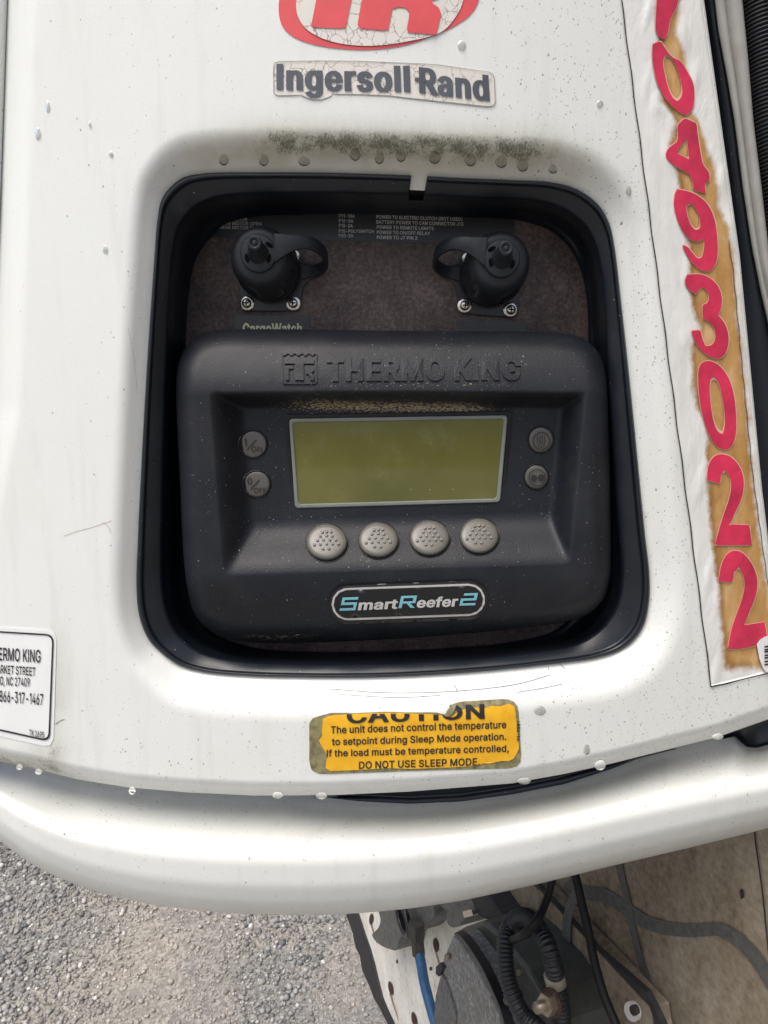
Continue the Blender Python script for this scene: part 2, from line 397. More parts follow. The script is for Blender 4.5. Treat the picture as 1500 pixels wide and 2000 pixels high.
# ------------------------------------------------------------------ lettering (outlines in 1/500 em, flat lists x,y)
GLYPHS = {'':[94],'(':[137,[45,103,45,122,47,142,50,162,60,202,66,221,73,239,80,255,88,270,118,270,110,252,102,233,95,214,85,176,81,157,78,138,76,120,76,88,80,57,88,25,94,8,101,-10,118,-48,88,-48,75,-23,64,2,56,27,49,53,46,78]],')':[137,[19,-48,28,-28,36,-9,43,9,49,26,57,58,59,73,61,103,59,138,56,157,52,176,47,195,35,233,27,252,19,270,48,270,56,255,64,239,71,221,77,202,82,182,90,142,92,103,91,78,87,52,81,27,72,1,61,-24,48,-48]],',':[94,[19,-60,34,36,68,36,42,-60]],'-':[227,[168,122,168,94,57,94,57,122]],'.':[94,[48,-2,42,-1,36,1,31,4,28,9,26,15,25,20,26,27,28,32,31,37,36,40,42,43,54,43,64,37,68,32,70,27,71,20,70,15,68,9,64,4,59,1,54,-1]],'/':[125,[117,266,36,-38,7,-38,89,266]],'0':[227,[113,-3,95,-2,79,3,65,12,53,24,42,39,34,57,29,77,25,101,24,127,25,153,29,177,35,197,43,215,53,230,65,242,79,251,95,256,113,258,131,256,147,251,161,242,174,230,184,215,192,197,198,177,201,153,203,127,201,101,198,77,192,57,184,39,174,24,162,12,147,3,131,-2],[113,25,125,26,136,30,145,37,153,46,160,58,165,72,169,88,171,107,172,127,171,148,169,166,165,182,160,197,153,208,145,218,136,224,125,228,113,230,101,228,91,224,82,218,73,208,67,197,62,182,58,166,55,148,55,107,58,88,62,72,67,58,73,46,82,37,91,30,101,26]],'1':[180,[138,254,138,0,106,0,106,224,105,224,43,179,43,213,99,254]],'2':[227,[32,0,32,24,117,114,141,141,152,156,158,170,160,178,160,186,159,194,157,202,154,209,149,215,143,220,137,224,129,227,121,229,112,230,102,229,94,227,86,224,79,219,69,207,66,199,64,190,64,181,33,181,34,196,37,209,43,221,51,232,60,241,72,248,84,253,98,257,112,258,127,257,141,254,153,248,164,241,173,233,181,223,186,211,189,199,191,186,190,177,188,168,185,159,181,150,175,140,168,129,159,118,133,90,76,30,76,28,195,28,195,0]],'3':[227,[109,-3,94,-2,80,0,66,5,54,11,44,19,35,29,28,40,24,52,22,66,55,66,56,58,59,50,63,44,69,38,75,33,91,27,100,25,109,25,129,27,138,30,152,40,157,46,161,54,164,63,165,72,164,81,162,90,158,98,153,105,146,112,137,117,127,121,115,123,101,124,78,124,78,150,144,224,144,226,35,226,35,254,186,254,186,230,106,139,106,144,124,145,140,143,154,138,167,131,177,122,185,111,192,99,195,86,196,72,195,58,191,45,185,33,177,22,166,13,154,6,141,1,125,-2]],'4':[227,[20,53,20,79,123,254,155,254,54,83,54,81,207,81,207,53],[141,0,141,159,171,159,171,0]],'5':[227,[111,-3,96,-2,82,1,70,6,59,12,49,20,41,30,35,41,32,53,30,65,61,65,62,58,65,51,69,44,74,39,80,34,87,30,94,27,111,25,120,26,130,28,138,32,146,38,152,44,157,52,161,61,163,71,164,81,163,92,161,101,157,111,151,119,145,125,137,131,129,135,119,138,100,138,92,137,76,131,69,127,64,123,34,126,48,254,183,254,183,226,75,226,67,151,68,151,74,155,81,159,97,165,115,167,126,166,137,164,147,160,156,156,165,150,172,143,179,134,185,125,189,116,193,105,195,94,195,82,194,66,191,51,184,38,176,26,166,16,154,8,141,1,126,-2]],'6':[227,[113,-3,98,-2,84,1,71,7,60,15,50,25,42,37,36,51,33,65,32,81,33,93,35,106,40,119,47,134,56,151,69,170,126,254,161,254,75,131,73,131,75,135,79,140,87,148,92,151,110,157,117,157,132,156,146,153,158,147,169,140,178,131,185,120,190,107,193,94,194,79,193,63,190,49,184,36,176,25,166,15,155,7,142,1,128,-2],[113,24,123,25,131,27,139,31,146,37,152,43,157,51,161,59,163,69,164,79,163,89,161,98,157,107,152,114,146,121,139,126,131,130,123,132,113,133,104,132,95,130,87,126,80,121,74,114,69,107,65,99,63,89,62,79,63,69,65,59,69,51,74,43,80,37,87,31,95,27,104,25]],'7':[227,[48,0,162,224,162,226,31,226,31,254,195,254,195,224,82,0]],'8':[227,[113,-3,97,-2,82,1,68,6,56,13,45,21,37,31,31,42,27,54,26,68,27,78,29,88,33,98,37,106,43,114,51,121,58,126,67,130,76,132,76,133,65,138,55,145,46,154,40,165,36,177,35,190,36,203,40,214,45,225,53,234,62,242,73,249,85,254,99,257,113,258,128,257,141,254,153,249,164,242,173,234,181,225,186,214,190,203,191,190,190,177,186,165,180,154,171,145,162,138,150,133,150,132,159,130,168,126,176,121,183,114,189,106,194,98,200,78,200,68,199,54,195,42,189,31,181,21,171,13,158,6,145,1,130,-2],[124,25,134,27,142,30,150,34,156,40,161,46,165,53,168,61,168,78,165,87,161,94,156,101,149,107,133,115,123,117,113,118,103,117,93,115,77,107,70,101,65,94,61,87,58,78,58,61,61,53,64,46,76,34,84,30,92,27,102,25],[122,145,130,147,137,150,144,154,149,159,154,165,157,172,159,180,160,188,159,196,157,203,154,210,149,216,144,221,138,225,130,228,113,230,96,228,89,225,82,221,77,216,72,210,69,203,67,196,66,188,67,180,69,172,72,165,77,159,82,154,89,150,96,147,104,145]],'9':[227,[113,258,128,257,142,253,155,247,166,239,176,229,184,217,190,204,193,189,194,173,194,161,191,148,186,135,180,120,170,103,158,84,100,0,65,0,151,124,154,124,151,119,148,115,144,111,139,107,134,104,128,101,122,99,109,97,94,98,81,102,69,107,58,114,49,124,41,134,36,147,33,161,32,176,33,191,36,205,42,218,50,230,60,239,71,247,84,253,98,257],[113,230,104,229,95,227,87,223,80,218,74,211,69,204,63,186,63,166,66,156,69,148,74,140,80,134,87,129,95,125,104,122,123,122,131,125,139,129,146,134,152,140,157,147,161,156,163,165,164,175,163,185,161,195,157,204,152,211,146,218,139,223,131,227,123,229]],'A':[240,[8,0,101,254,138,254,231,0,198,0,144,151,140,161,136,173,132,186,127,201,122,219,116,239,123,239,117,219,111,201,102,172,98,161,95,151,43,0],[55,71,55,99,185,99,185,71]],'B':[228,[30,0,30,254,121,254,137,253,152,250,164,245,175,239,184,230,190,221,195,210,198,199,199,187,197,168,193,160,189,153,184,148,178,143,172,139,165,136,157,133,157,131,166,130,174,127,182,123,189,117,196,110,201,102,205,92,208,81,209,68,208,56,205,44,200,33,193,24,184,16,172,9,158,4,142,1,123,0],[62,29,122,29,140,30,154,34,165,40,172,48,176,58,178,68,177,77,175,85,171,92,166,99,160,104,153,109,144,113,135,115,62,115],[62,143,128,143,136,145,144,148,151,152,157,157,162,163,165,170,167,178,168,186,167,197,163,206,156,214,147,221,135,225,120,226,62,226]],'C':[255,[134,-3,113,-2,93,4,75,12,59,25,46,40,35,58,27,78,22,101,20,127,22,153,27,176,35,197,46,215,59,230,75,242,93,251,113,256,134,258,146,257,158,255,170,252,181,248,201,236,210,228,217,219,224,209,234,187,236,174,204,174,202,183,199,190,195,197,190,204,185,209,179,214,165,222,142,228,134,228,119,227,105,223,92,216,80,207,71,196,62,182,57,166,53,148,52,127,53,107,57,88,63,72,71,59,80,47,92,38,105,32,119,28,134,26,150,28,158,30,172,36,179,40,185,45,195,57,199,64,202,72,204,80,236,80,234,68,229,56,224,45,210,27,201,19,192,12,170,2,159,-1,146,-3]],'D':[251,[109,0,48,0,48,29,107,29,127,30,144,34,159,40,171,49,182,61,189,75,195,90,198,108,200,128,198,147,195,165,190,180,182,194,172,205,160,214,145,221,129,225,110,226,47,226,47,254,113,254,136,253,157,248,176,239,192,228,206,213,217,196,225,175,229,153,231,128,229,102,224,80,217,59,206,42,192,27,175,15,156,7,134,2],[62,254,62,0,30,0,30,254]],'E':[209,[30,0,30,254,186,254,186,226,62,226,62,143,178,143,178,114,62,114,62,29,188,29,188,0]],'F':[205,[30,0,30,254,185,254,185,226,62,226,62,139,173,139,173,111,62,111,62,0]],'G':[260,[134,-3,113,-2,93,4,75,13,59,25,45,40,35,58,27,78,22,102,20,127,22,153,27,176,35,197,45,215,59,230,74,242,92,251,112,256,132,258,146,257,158,255,170,252,192,242,202,235,210,227,218,218,225,208,230,198,234,186,237,174,204,174,198,190,194,197,189,203,184,208,172,218,158,224,150,226,133,228,118,227,104,223,92,216,80,207,70,196,62,182,57,166,53,148,52,127,53,107,57,88,63,72,71,59,81,47,92,38,105,32,119,28,134,26,148,27,161,31,172,36,183,43,191,51,198,62,203,74,206,87,207,101,217,100,141,100,141,128,239,128,239,100,237,80,233,62,225,45,215,31,203,19,188,9,172,2,154,-2]],'H':[258,[30,0,30,254,62,254,62,144,196,144,196,254,228,254,228,0,196,0,196,116,62,116,62,0]],'I':[96,[32,0,32,254,64,254,64,0]],'J':[198,[93,-3,71,-1,53,5,38,16,26,31,19,50,17,73,17,86,49,86,49,73,50,58,54,47,61,37,70,30,80,26,93,25,105,26,115,30,124,37,131,47,135,58,136,73,136,254,168,254,168,73,166,50,159,31,147,16,132,5,113,-1]],'K':[233,[52,73,52,108,58,116,64,123,75,138,93,159,100,165,106,172,182,254,224,254,116,138,114,138],[30,0,30,254,62,254,62,0],[186,0,94,130,114,155,224,0]],'L':[196,[30,0,30,254,62,254,62,29,181,29,181,0]],'M':[314,[30,0,30,254,76,254,139,94,140,89,142,85,158,36,159,30,161,24,154,24,155,30,173,85,175,89,176,94,238,254,284,254,284,0,252,0,252,177,253,184,253,229,256,229,254,221,251,213,249,205,246,197,244,189,241,181,238,174,228,145,171,0,143,0,83,150,82,155,77,167,72,181,70,188,67,196,65,204,59,220,56,229,59,229,60,222,60,186,61,178,61,0]],'N':[262,[30,0,30,254,68,254,172,91,174,87,178,82,181,75,185,69,189,61,194,53,198,45,203,36,207,27,202,27,202,36,200,54,200,79,199,86,199,254,232,254,232,0,193,0,101,145,97,152,93,158,89,165,79,181,74,191,61,213,54,226,60,227,60,215,61,203,61,192,62,182,62,0]],'O':[267,[133,-3,112,-2,93,4,75,12,59,25,46,40,35,58,27,78,22,101,20,127,22,153,27,176,35,197,46,215,59,230,75,242,93,251,112,256,133,258,155,256,174,251,192,242,208,230,221,215,232,197,240,176,245,153,247,127,245,101,240,78,232,58,221,40,208,25,192,12,174,4,155,-2],[133,26,148,28,162,32,175,38,186,47,196,58,204,72,210,88,214,106,215,127,214,148,210,166,204,182,196,196,186,207,175,216,162,223,148,227,133,228,119,227,105,223,92,216,81,207,71,196,63,182,57,166,53,148,52,127,53,106,57,88,63,72,71,58,81,47,92,38,105,32,119,28]],'P':[222,[30,0,30,254,118,254,136,253,152,250,166,244,178,236,187,226,195,215,200,202,203,189,204,174,203,159,200,145,195,133,187,121,178,112,166,104,152,98,136,94,118,93,55,93,55,121,116,121,129,122,139,124,149,128,156,133,162,139,167,147,170,155,172,164,172,184,170,193,167,201,162,208,156,214,148,219,139,223,129,225,116,226,62,226,62,0]],'R':[224,[30,0,30,254,118,254,136,253,153,250,167,244,178,237,188,227,195,217,200,204,204,191,205,176,204,161,200,148,195,136,188,125,178,116,166,109,152,103,136,100,118,99,48,99,48,128,129,128,140,130,149,133,156,138,162,143,167,150,170,158,172,167,173,176,172,186,170,194,167,202,162,209,156,215,149,220,140,223,129,225,116,226,62,226,62,0],[177,0,115,115,151,115,214,0]],'S':[223,[112,-4,94,-3,78,0,64,5,51,11,41,20,32,30,25,42,21,54,19,68,52,68,54,59,57,51,62,44,68,38,75,33,83,29,102,25,123,25,133,27,143,30,151,34,159,40,165,46,169,53,172,61,173,70,172,77,170,84,166,89,161,94,155,99,148,102,140,106,132,108,72,126,56,135,43,145,34,156,28,170,26,186,27,200,31,213,37,224,46,234,57,242,69,249,83,254,97,257,114,258,130,257,145,254,158,249,170,242,180,234,189,224,195,213,199,202,200,189,169,189,166,201,160,211,151,219,140,225,127,228,112,229,102,229,92,227,84,224,76,220,70,215,64,209,61,203,58,195,58,180,61,173,65,167,71,162,85,154,92,151,106,147,132,140,140,137,148,135,156,132,172,124,179,119,186,113,192,106,197,99,201,90,203,80,204,69,203,56,199,43,193,32,185,21,174,13,162,5,147,0,130,-3]],'T':[224,[16,226,16,254,208,254,208,226,128,226,128,0,96,0,96,226]],'U':[259,[129,-4,110,-3,93,1,77,8,63,17,52,27,42,40,36,54,31,70,30,87,30,254,62,254,62,89,63,77,66,66,70,57,77,48,84,40,94,34,104,29,116,27,129,26,143,27,155,29,165,34,175,40,182,48,188,57,193,66,195,77,196,89,196,254,229,254,229,87,227,70,223,54,216,40,207,27,195,17,182,8,166,1,149,-3]],'W':[343,[78,0,8,254,41,254,82,98,92,55,93,47,97,29,98,20,95,20,96,29,112,98,153,254,190,254,231,98,249,20,244,20,248,38,249,47,261,98,302,254,335,254,265,0,228,0,181,172,178,184,176,196,170,222,168,237,175,237,172,223,170,210,167,197,165,185,159,161,115,0]],'Y':[236,[102,0,102,104,8,254,46,254,96,172,101,163,107,155,111,146,116,137,125,115,112,115,116,127,121,137,126,146,130,155,135,164,191,254,228,254,134,104,134,0]],'a':[195,[68,-4,57,-1,47,2,38,8,30,14,24,22,19,32,16,42,15,54,16,64,18,73,26,87,32,92,39,97,46,100,54,103,80,109,123,114,133,117,137,123,136,142,133,148,130,153,125,158,120,161,106,165,89,165,82,164,75,161,69,158,63,154,55,146,52,142,50,137,20,146,26,156,32,165,39,173,48,179,57,184,66,188,87,192,104,192,119,190,128,187,135,184,143,180,150,175,156,168,161,160,165,150,168,139,168,0,138,0,138,26,136,26,134,21,130,17,126,12,121,8,115,4,108,1,100,-2,90,-4],[96,23,106,26,114,29,121,34,127,40,132,47,135,54,137,61,138,69,138,95,136,93,105,86,100,86,91,84,88,84,81,83,61,77,56,74,52,70,48,65,46,52,46,46,48,41,51,36,55,32,59,29,65,26,71,24,78,23]],'b':[212,[115,-4,104,-3,94,-1,86,2,79,6,69,16,59,29,56,29,56,0,26,0,26,254,57,254,57,160,59,160,73,178,79,182,86,186,94,190,103,192,115,192,130,191,144,187,156,180,168,171,177,160,185,146,191,131,194,113,195,94,194,75,191,58,185,42,177,29,168,17,157,8,144,1,130,-3],[110,23,121,24,131,28,140,33,147,40,153,48,158,58,161,70,163,82,164,95,163,108,161,120,158,131,153,140,147,149,140,156,131,161,121,164,110,165,99,164,89,161,81,156,73,149,67,141,62,131,59,120,57,108,56,95,57,81,59,69,63,58,67,48,73,39,81,32,89,27,99,24]],'c':[198,[104,-4,87,-3,72,1,58,8,46,17,36,29,28,43,22,58,18,75,17,94,18,113,22,130,28,146,36,159,46,171,58,180,72,187,87,191,104,192,113,192,122,191,130,189,138,186,146,182,153,178,159,173,165,167,170,161,174,154,178,146,181,138,151,131,150,136,145,145,142,149,139,152,131,158,126,161,121,162,116,164,110,165,104,165,92,164,81,161,73,155,65,148,59,139,54,129,51,118,49,106,48,94,49,81,51,70,54,59,59,49,65,40,73,33,81,28,92,24,104,23,110,24,116,24,131,30,139,36,143,40,146,44,152,59,181,51,179,43,175,35,171,28,165,22,160,16,146,6,130,0,113,-4]],'d':[212,[98,-4,82,-3,68,1,56,8,44,17,35,29,27,42,22,58,18,75,17,94,18,113,22,131,27,146,35,160,45,171,56,180,69,187,83,191,98,192,109,192,118,190,126,186,133,182,139,178,144,173,147,168,151,164,153,160,155,160,155,254,186,254,186,0,156,0,156,29,153,29,151,25,147,21,139,11,133,6,126,2,118,-1,109,-3],[102,23,113,24,123,27,132,32,139,39,145,48,150,58,153,69,155,81,156,95,155,108,153,120,150,131,145,141,139,149,132,156,123,161,113,164,102,165,91,164,81,161,72,156,65,149,59,140,54,131,51,120,49,108,48,95,49,82,51,70,54,58,59,48,65,40,73,33,81,28,91,24]],'e':[202,[106,-4,88,-3,73,1,58,8,46,17,36,29,28,42,22,58,18,75,17,93,18,112,22,129,28,145,36,159,46,170,58,180,71,187,86,191,103,192,113,192,123,190,133,187,142,183,151,177,160,170,167,162,173,152,179,141,182,128,185,113,186,97,186,85,37,85,37,110,169,110,155,101,154,113,152,124,149,134,144,143,138,151,131,157,123,161,113,164,103,165,92,164,82,161,73,157,66,151,59,143,54,135,51,125,49,116,48,105,48,89,49,75,51,64,55,53,61,44,67,37,76,31,85,26,95,24,106,23,114,23,120,25,127,26,133,29,138,32,143,36,147,41,153,53,182,45,179,36,174,27,168,20,160,13,151,7,141,2,130,-1,119,-3]],'f':[127,[114,190,114,164,3,164,3,190],[40,0,40,216,41,226,44,235,48,243,53,250,60,255,68,259,76,262,85,264,94,265,100,265,121,260,114,234,105,237,97,237,89,236,82,234,77,230,74,225,72,218,71,209,71,0]],'g':[213,[103,-75,90,-75,78,-73,67,-70,57,-66,49,-61,41,-55,35,-49,25,-35,51,-20,54,-24,57,-29,65,-37,71,-41,77,-44,85,-47,103,-49,118,-47,130,-44,141,-38,149,-29,154,-17,156,-3,156,34,153,34,139,16,133,12,126,8,118,5,109,3,97,2,83,4,69,7,56,13,45,22,35,32,28,45,22,60,18,77,17,96,18,114,22,131,27,147,35,160,45,171,56,180,69,187,83,191,98,192,109,192,119,190,127,186,134,182,139,178,144,173,151,164,154,159,157,159,157,190,186,190,186,-4,185,-20,181,-33,175,-45,167,-54,157,-62,145,-68,132,-72,118,-74],[113,30,123,33,132,38,139,44,145,51,150,61,153,71,156,83,156,109,153,121,150,132,145,141,139,150,132,156,123,161,114,164,102,165,91,164,81,161,73,156,65,149,59,141,54,131,51,120,49,109,48,96,49,84,51,72,54,61,59,52,65,44,73,38,81,33,91,30]],'h':[205,[57,113,57,0,26,0,26,254,57,254,57,144,51,144,58,159,66,172,76,181,87,187,100,191,114,192,126,191,137,189,148,184,157,178,164,170,170,160,175,149,178,135,179,120,179,0,148,0,148,118,147,131,143,143,136,152,128,159,117,163,105,165,96,164,88,162,80,159,74,154,68,148,63,141,60,133,58,124]],'i':[83,[26,0,26,190,57,190,57,0],[42,221,36,222,31,224,27,227,23,231,21,236,21,247,23,252,27,256,31,259,36,261,42,262,47,261,52,259,57,256,60,252,62,247,63,242,62,236,60,231,57,227,52,224,47,222]],'l':[85,[27,0,27,254,58,254,58,0]],'m':[305,[26,0,26,190,56,190,56,148,54,148,57,157,61,166,66,173,72,179,79,184,86,188,94,191,102,193,110,193,123,192,134,187,144,180,151,171,157,160,160,147,156,147,159,156,163,164,169,172,175,178,182,183,190,187,199,191,218,193,229,192,239,190,249,186,257,180,264,173,270,164,275,154,278,141,278,0,248,0,248,127,247,139,243,149,236,156,228,161,219,164,209,165,201,165,194,163,187,160,181,156,177,151,173,145,170,139,168,131,168,0,137,0,137,130,136,140,132,148,126,156,119,161,110,164,100,165,92,165,85,163,79,160,73,156,67,151,63,145,60,137,58,129,57,119,57,0]],'n':[205,[57,113,57,0,26,0,26,190,56,190,56,144,51,144,58,159,66,172,76,181,87,187,100,191,114,192,126,191,137,189,147,184,156,178,164,170,170,160,175,149,178,135,179,120,179,0,148,0,148,118,147,131,143,143,136,152,128,159,117,163,105,165,96,164,88,162,80,159,74,154,68,148,63,141,60,133,58,124]],'o':[208,[104,-4,87,-3,72,1,58,8,46,17,36,29,28,43,22,58,18,75,17,94,18,113,22,130,28,146,36,159,46,171,58,180,72,187,87,191,104,192,120,191,136,187,149,180,161,171,171,159,180,146,186,130,189,113,191,94,189,75,186,58,180,43,171,29,161,17,149,8,136,1,120,-3],[104,23,116,24,126,28,135,33,143,40,149,49,154,59,157,70,159,81,160,94,159,106,157,118,154,129,149,139,143,148,135,155,126,161,116,164,104,165,92,164,81,161,73,155,65,148,59,139,54,129,51,118,49,106,48,94,49,81,51,70,54,59,59,49,65,40,73,33,81,28,92,24]],'p':[212,[26,-71,26,190,56,190,56,160,59,160,73,178,79,182,86,186,94,190,103,192,115,192,130,191,144,187,156,180,168,171,177,160,185,146,191,131,194,113,195,94,194,75,191,58,185,42,177,29,168,17,157,8,144,1,130,-3,115,-4,104,-3,94,-1,86,2,79,6,69,16,59,29,57,29,57,-71],[110,23,121,24,131,28,140,33,147,40,153,48,158,58,161,70,163,82,164,95,163,108,161,120,158,131,153,140,147,149,140,156,131,161,121,164,110,165,99,164,89,161,81,156,73,149,67,141,62,131,59,120,57,108,56,95,57,81,59,69,63,58,67,48,73,39,81,32,89,27,99,24]],'r':[130,[26,0,26,190,56,190,56,160,58,160,62,169,68,177,76,184,85,188,96,191,122,192,122,161,118,162,115,162,111,163,103,163,95,162,87,160,80,157,73,153,67,148,63,142,60,135,58,127,57,118,57,0]],'s':[182,[91,-4,67,-2,56,2,46,6,38,12,31,19,25,27,21,37,18,47,47,53,50,44,55,36,62,30,70,26,80,24,91,23,103,24,113,26,122,31,129,37,133,44,134,51,133,58,131,63,127,68,122,72,115,75,106,78,75,85,59,90,46,96,36,104,29,113,25,124,23,137,24,147,27,157,33,166,39,173,48,180,58,185,69,189,81,191,94,192,106,192,117,190,127,186,136,182,143,176,149,170,155,162,159,154,162,145,134,139,131,146,127,152,121,158,114,163,105,165,94,166,83,165,74,163,65,158,59,153,56,146,54,139,55,132,58,126,62,122,68,118,76,114,86,111,115,105,131,100,143,93,153,86,160,76,164,66,166,53,165,43,161,33,156,24,149,16,140,9,130,3,118,-1,105,-3]],'t':[114,[102,190,102,164,3,164,3,190],[32,236,63,236,63,49,65,35,68,31,72,27,90,25,93,26,101,27,107,1,100,-1,96,-1,92,-2,84,-2,69,-1,56,4,46,11,38,20,34,32,32,46]],'u':[205,[91,-3,79,-2,68,1,57,5,48,12,41,20,35,29,30,41,27,54,26,69,26,190,57,190,57,72,58,58,62,47,68,37,77,31,88,26,100,25,109,26,117,28,125,31,137,41,142,48,145,57,147,66,148,76,148,190,179,190,179,0,149,0,149,46,154,46,147,30,139,18,129,8,117,2,105,-1]]}


def text_contours(s, bold=(0, 0), track=0):
    x, out = 0.0, []
    for ch in s:
        g = GLYPHS.get(ch)
        if g is None:
            x += 94; continue
        for c in g[1:]:
            P = np.array(c, float).reshape(-1, 2)
            if bold[0] or bold[1]:
                e = np.roll(P, -1, 0) - P; e /= np.linalg.norm(e, axis=1)[:, None] + 1e-9
                ne = np.stack([-e[:, 1], e[:, 0]], 1)       # outer outlines run clockwise: this points outwards
                m = ne + np.roll(ne, 1, 0)
                m /= np.maximum((m * m).sum(1) / 2, .55)[:, None]
                P = P + m * np.array(bold)
            out.append(P + [x, 0])
        x += g[0] + track + bold[0] * .9
    return out


def lettering(name, s, bl, br, tl, tr, surf, off, mat, parent, bold=(0, 0), track=0, depth=None, cut=None, spacing=None, normal=None):
    """text set into the quad bl, br (on the base line), tl, tr (at capital height) of the drawing; several strings may be given as a list"""
    jobs = [(s, bl, br, tl, tr)] if isinstance(s, str) else s
    cs = []
    for (st, a, b, c, d) in jobs:
        T = text_contours(st, bold, track)
        A = np.vstack(T)
        x0, x1 = A[:, 0].min(), A[:, 0].max()
        a, b, c, d = (np.asarray(p, float) for p in (a, b, c, d))
        for P in T:
            x = ((P[:, 0] - x0) / (x1 - x0))[:, None]; y = (P[:, 1] / 254.0)[:, None]
            cs.append(a * (1 - x) * (1 - y) + b * x * (1 - y) + c * (1 - x) * y + d * x * y)
    return sheet(name, cs, surf, off, mat, parent, spacing=spacing, depth=depth, cut=cut, normal=normal)


def line_quad(x0, y0, x1, y1, cap):
    return (x0, y0), (x1, y1), (x0, y0 - cap), (x1, y1 - cap)


# ------------------------------------------------------------------ materials
class Mat:
    def __init__(s, name):
        s.m = bpy.data.materials.new(name); s.m.use_nodes = True
        s.nt = s.m.node_tree; s.b = s.nt.nodes['Principled BSDF']
        s.tc = s.nt.nodes.new('ShaderNodeTexCoord')

    def n(s, t, **kw):
        x = s.nt.nodes.new(t)
        for k, v in kw.items():
            if k in x.inputs: x.inputs[k].default_value = v
            else: setattr(x, k, v)
        return x

    def link(s, a, b): s.nt.links.new(a, b)

    def noise(s, scale, detail=3, rough=.5, dist=0.0, stretch=None):
        x = s.n('ShaderNodeTexNoise', Scale=scale, Detail=detail, Roughness=rough, Distortion=dist)
        src = s.tc.outputs['Object']
        if stretch:
            mp = s.n('ShaderNodeMapping'); mp.inputs['Scale'].default_value = stretch
            s.link(src, mp.inputs[0]); src = mp.outputs[0]
        s.link(src, x.inputs['Vector'])
        return x.outputs['Fac']

    def voro(s, scale, feature='F1', rand=1.0):
        x = s.n('ShaderNodeTexVoronoi', Scale=scale, Randomness=rand, feature=feature)
        s.link(s.tc.outputs['Object'], x.inputs['Vector'])
        return x

    def ramp(s, fac, stops):
        r = s.n('ShaderNodeValToRGB')
        e = r.color_ramp.elements
        while len(e) < len(stops): e.new(.5)
        for k, (p, c) in enumerate(stops):
            e[k].position = p; e[k].color = c if len(c) == 4 else (*c, 1)
        s.link(fac, r.inputs[0])
        return r.outputs[0]

    def step(s, fac, a, b):
        x = s.n('ShaderNodeMapRange', interpolation_type='SMOOTHSTEP')
        x.inputs['From Min'].default_value = a; x.inputs['From Max'].default_value = b
        s.link(fac, x.inputs['Value'])
        return x.outputs[0]

    def math(s, op, a, b=None):
        x = s.n('ShaderNodeMath', operation=op)
        for i, q in enumerate((a, b)):
            if q is None: continue
            if isinstance(q, (int, float)): x.inputs[i].default_value = q
            else: s.link(q, x.inputs[i])
        return x.outputs[0]

    def mix(s, fac, a, b):
        x = s.n('ShaderNodeMix', data_type='RGBA')
        for sock, q in ((x.inputs[0], fac), (x.inputs[6], a), (x.inputs[7], b)):
            if isinstance(q, (int, float)): sock.default_value = q
            elif isinstance(q, tuple): sock.default_value = q if len(q) == 4 else (*q, 1)
            else: s.link(q, sock)
        return x.outputs[2]

    def attr(s, name):
        return s.n('ShaderNodeAttribute', attribute_name=name).outputs['Fac']

    def color(s, c):
        if isinstance(c, tuple): s.b.inputs['Base Color'].default_value = (*c, 1)
        else: s.link(c, s.b.inputs['Base Color'])
        return s

    def set(s, **kw):
        for k, v in kw.items():
            k = k.replace('_', ' ')
            if isinstance(v, (int, float, tuple)): s.b.inputs[k].default_value = v
            else: s.link(v, s.b.inputs[k])
        return s

    def bump(s, *pairs):
        prev = None
        for h, strength, dist in pairs:
            x = s.n('ShaderNodeBump', Strength=strength, Distance=dist)
            s.link(h, x.inputs['Height'])
            if prev is not None: s.link(prev, x.inputs['Normal'])
            prev = x.outputs[0]
        s.link(prev, s.b.inputs['Normal'])
        return s


def plain(name, c, rough=.5, metal=0.0, vary=.12, scale=60, bump=0.0, bscale=600, spec=.5):
    m = Mat(name)
    d = tuple(x * (1 - vary) for x in c); l = tuple(min(1, x * (1 + vary)) for x in c)
    m.color(m.ramp(m.noise(scale, 5, .6), [(.3, d), (.7, l)]))
    m.set(Roughness=rough, Metallic=metal, Specular_IOR_Level=spec)
    if bump: m.bump((m.noise(bscale, 4), bump, .001))
    return m.m


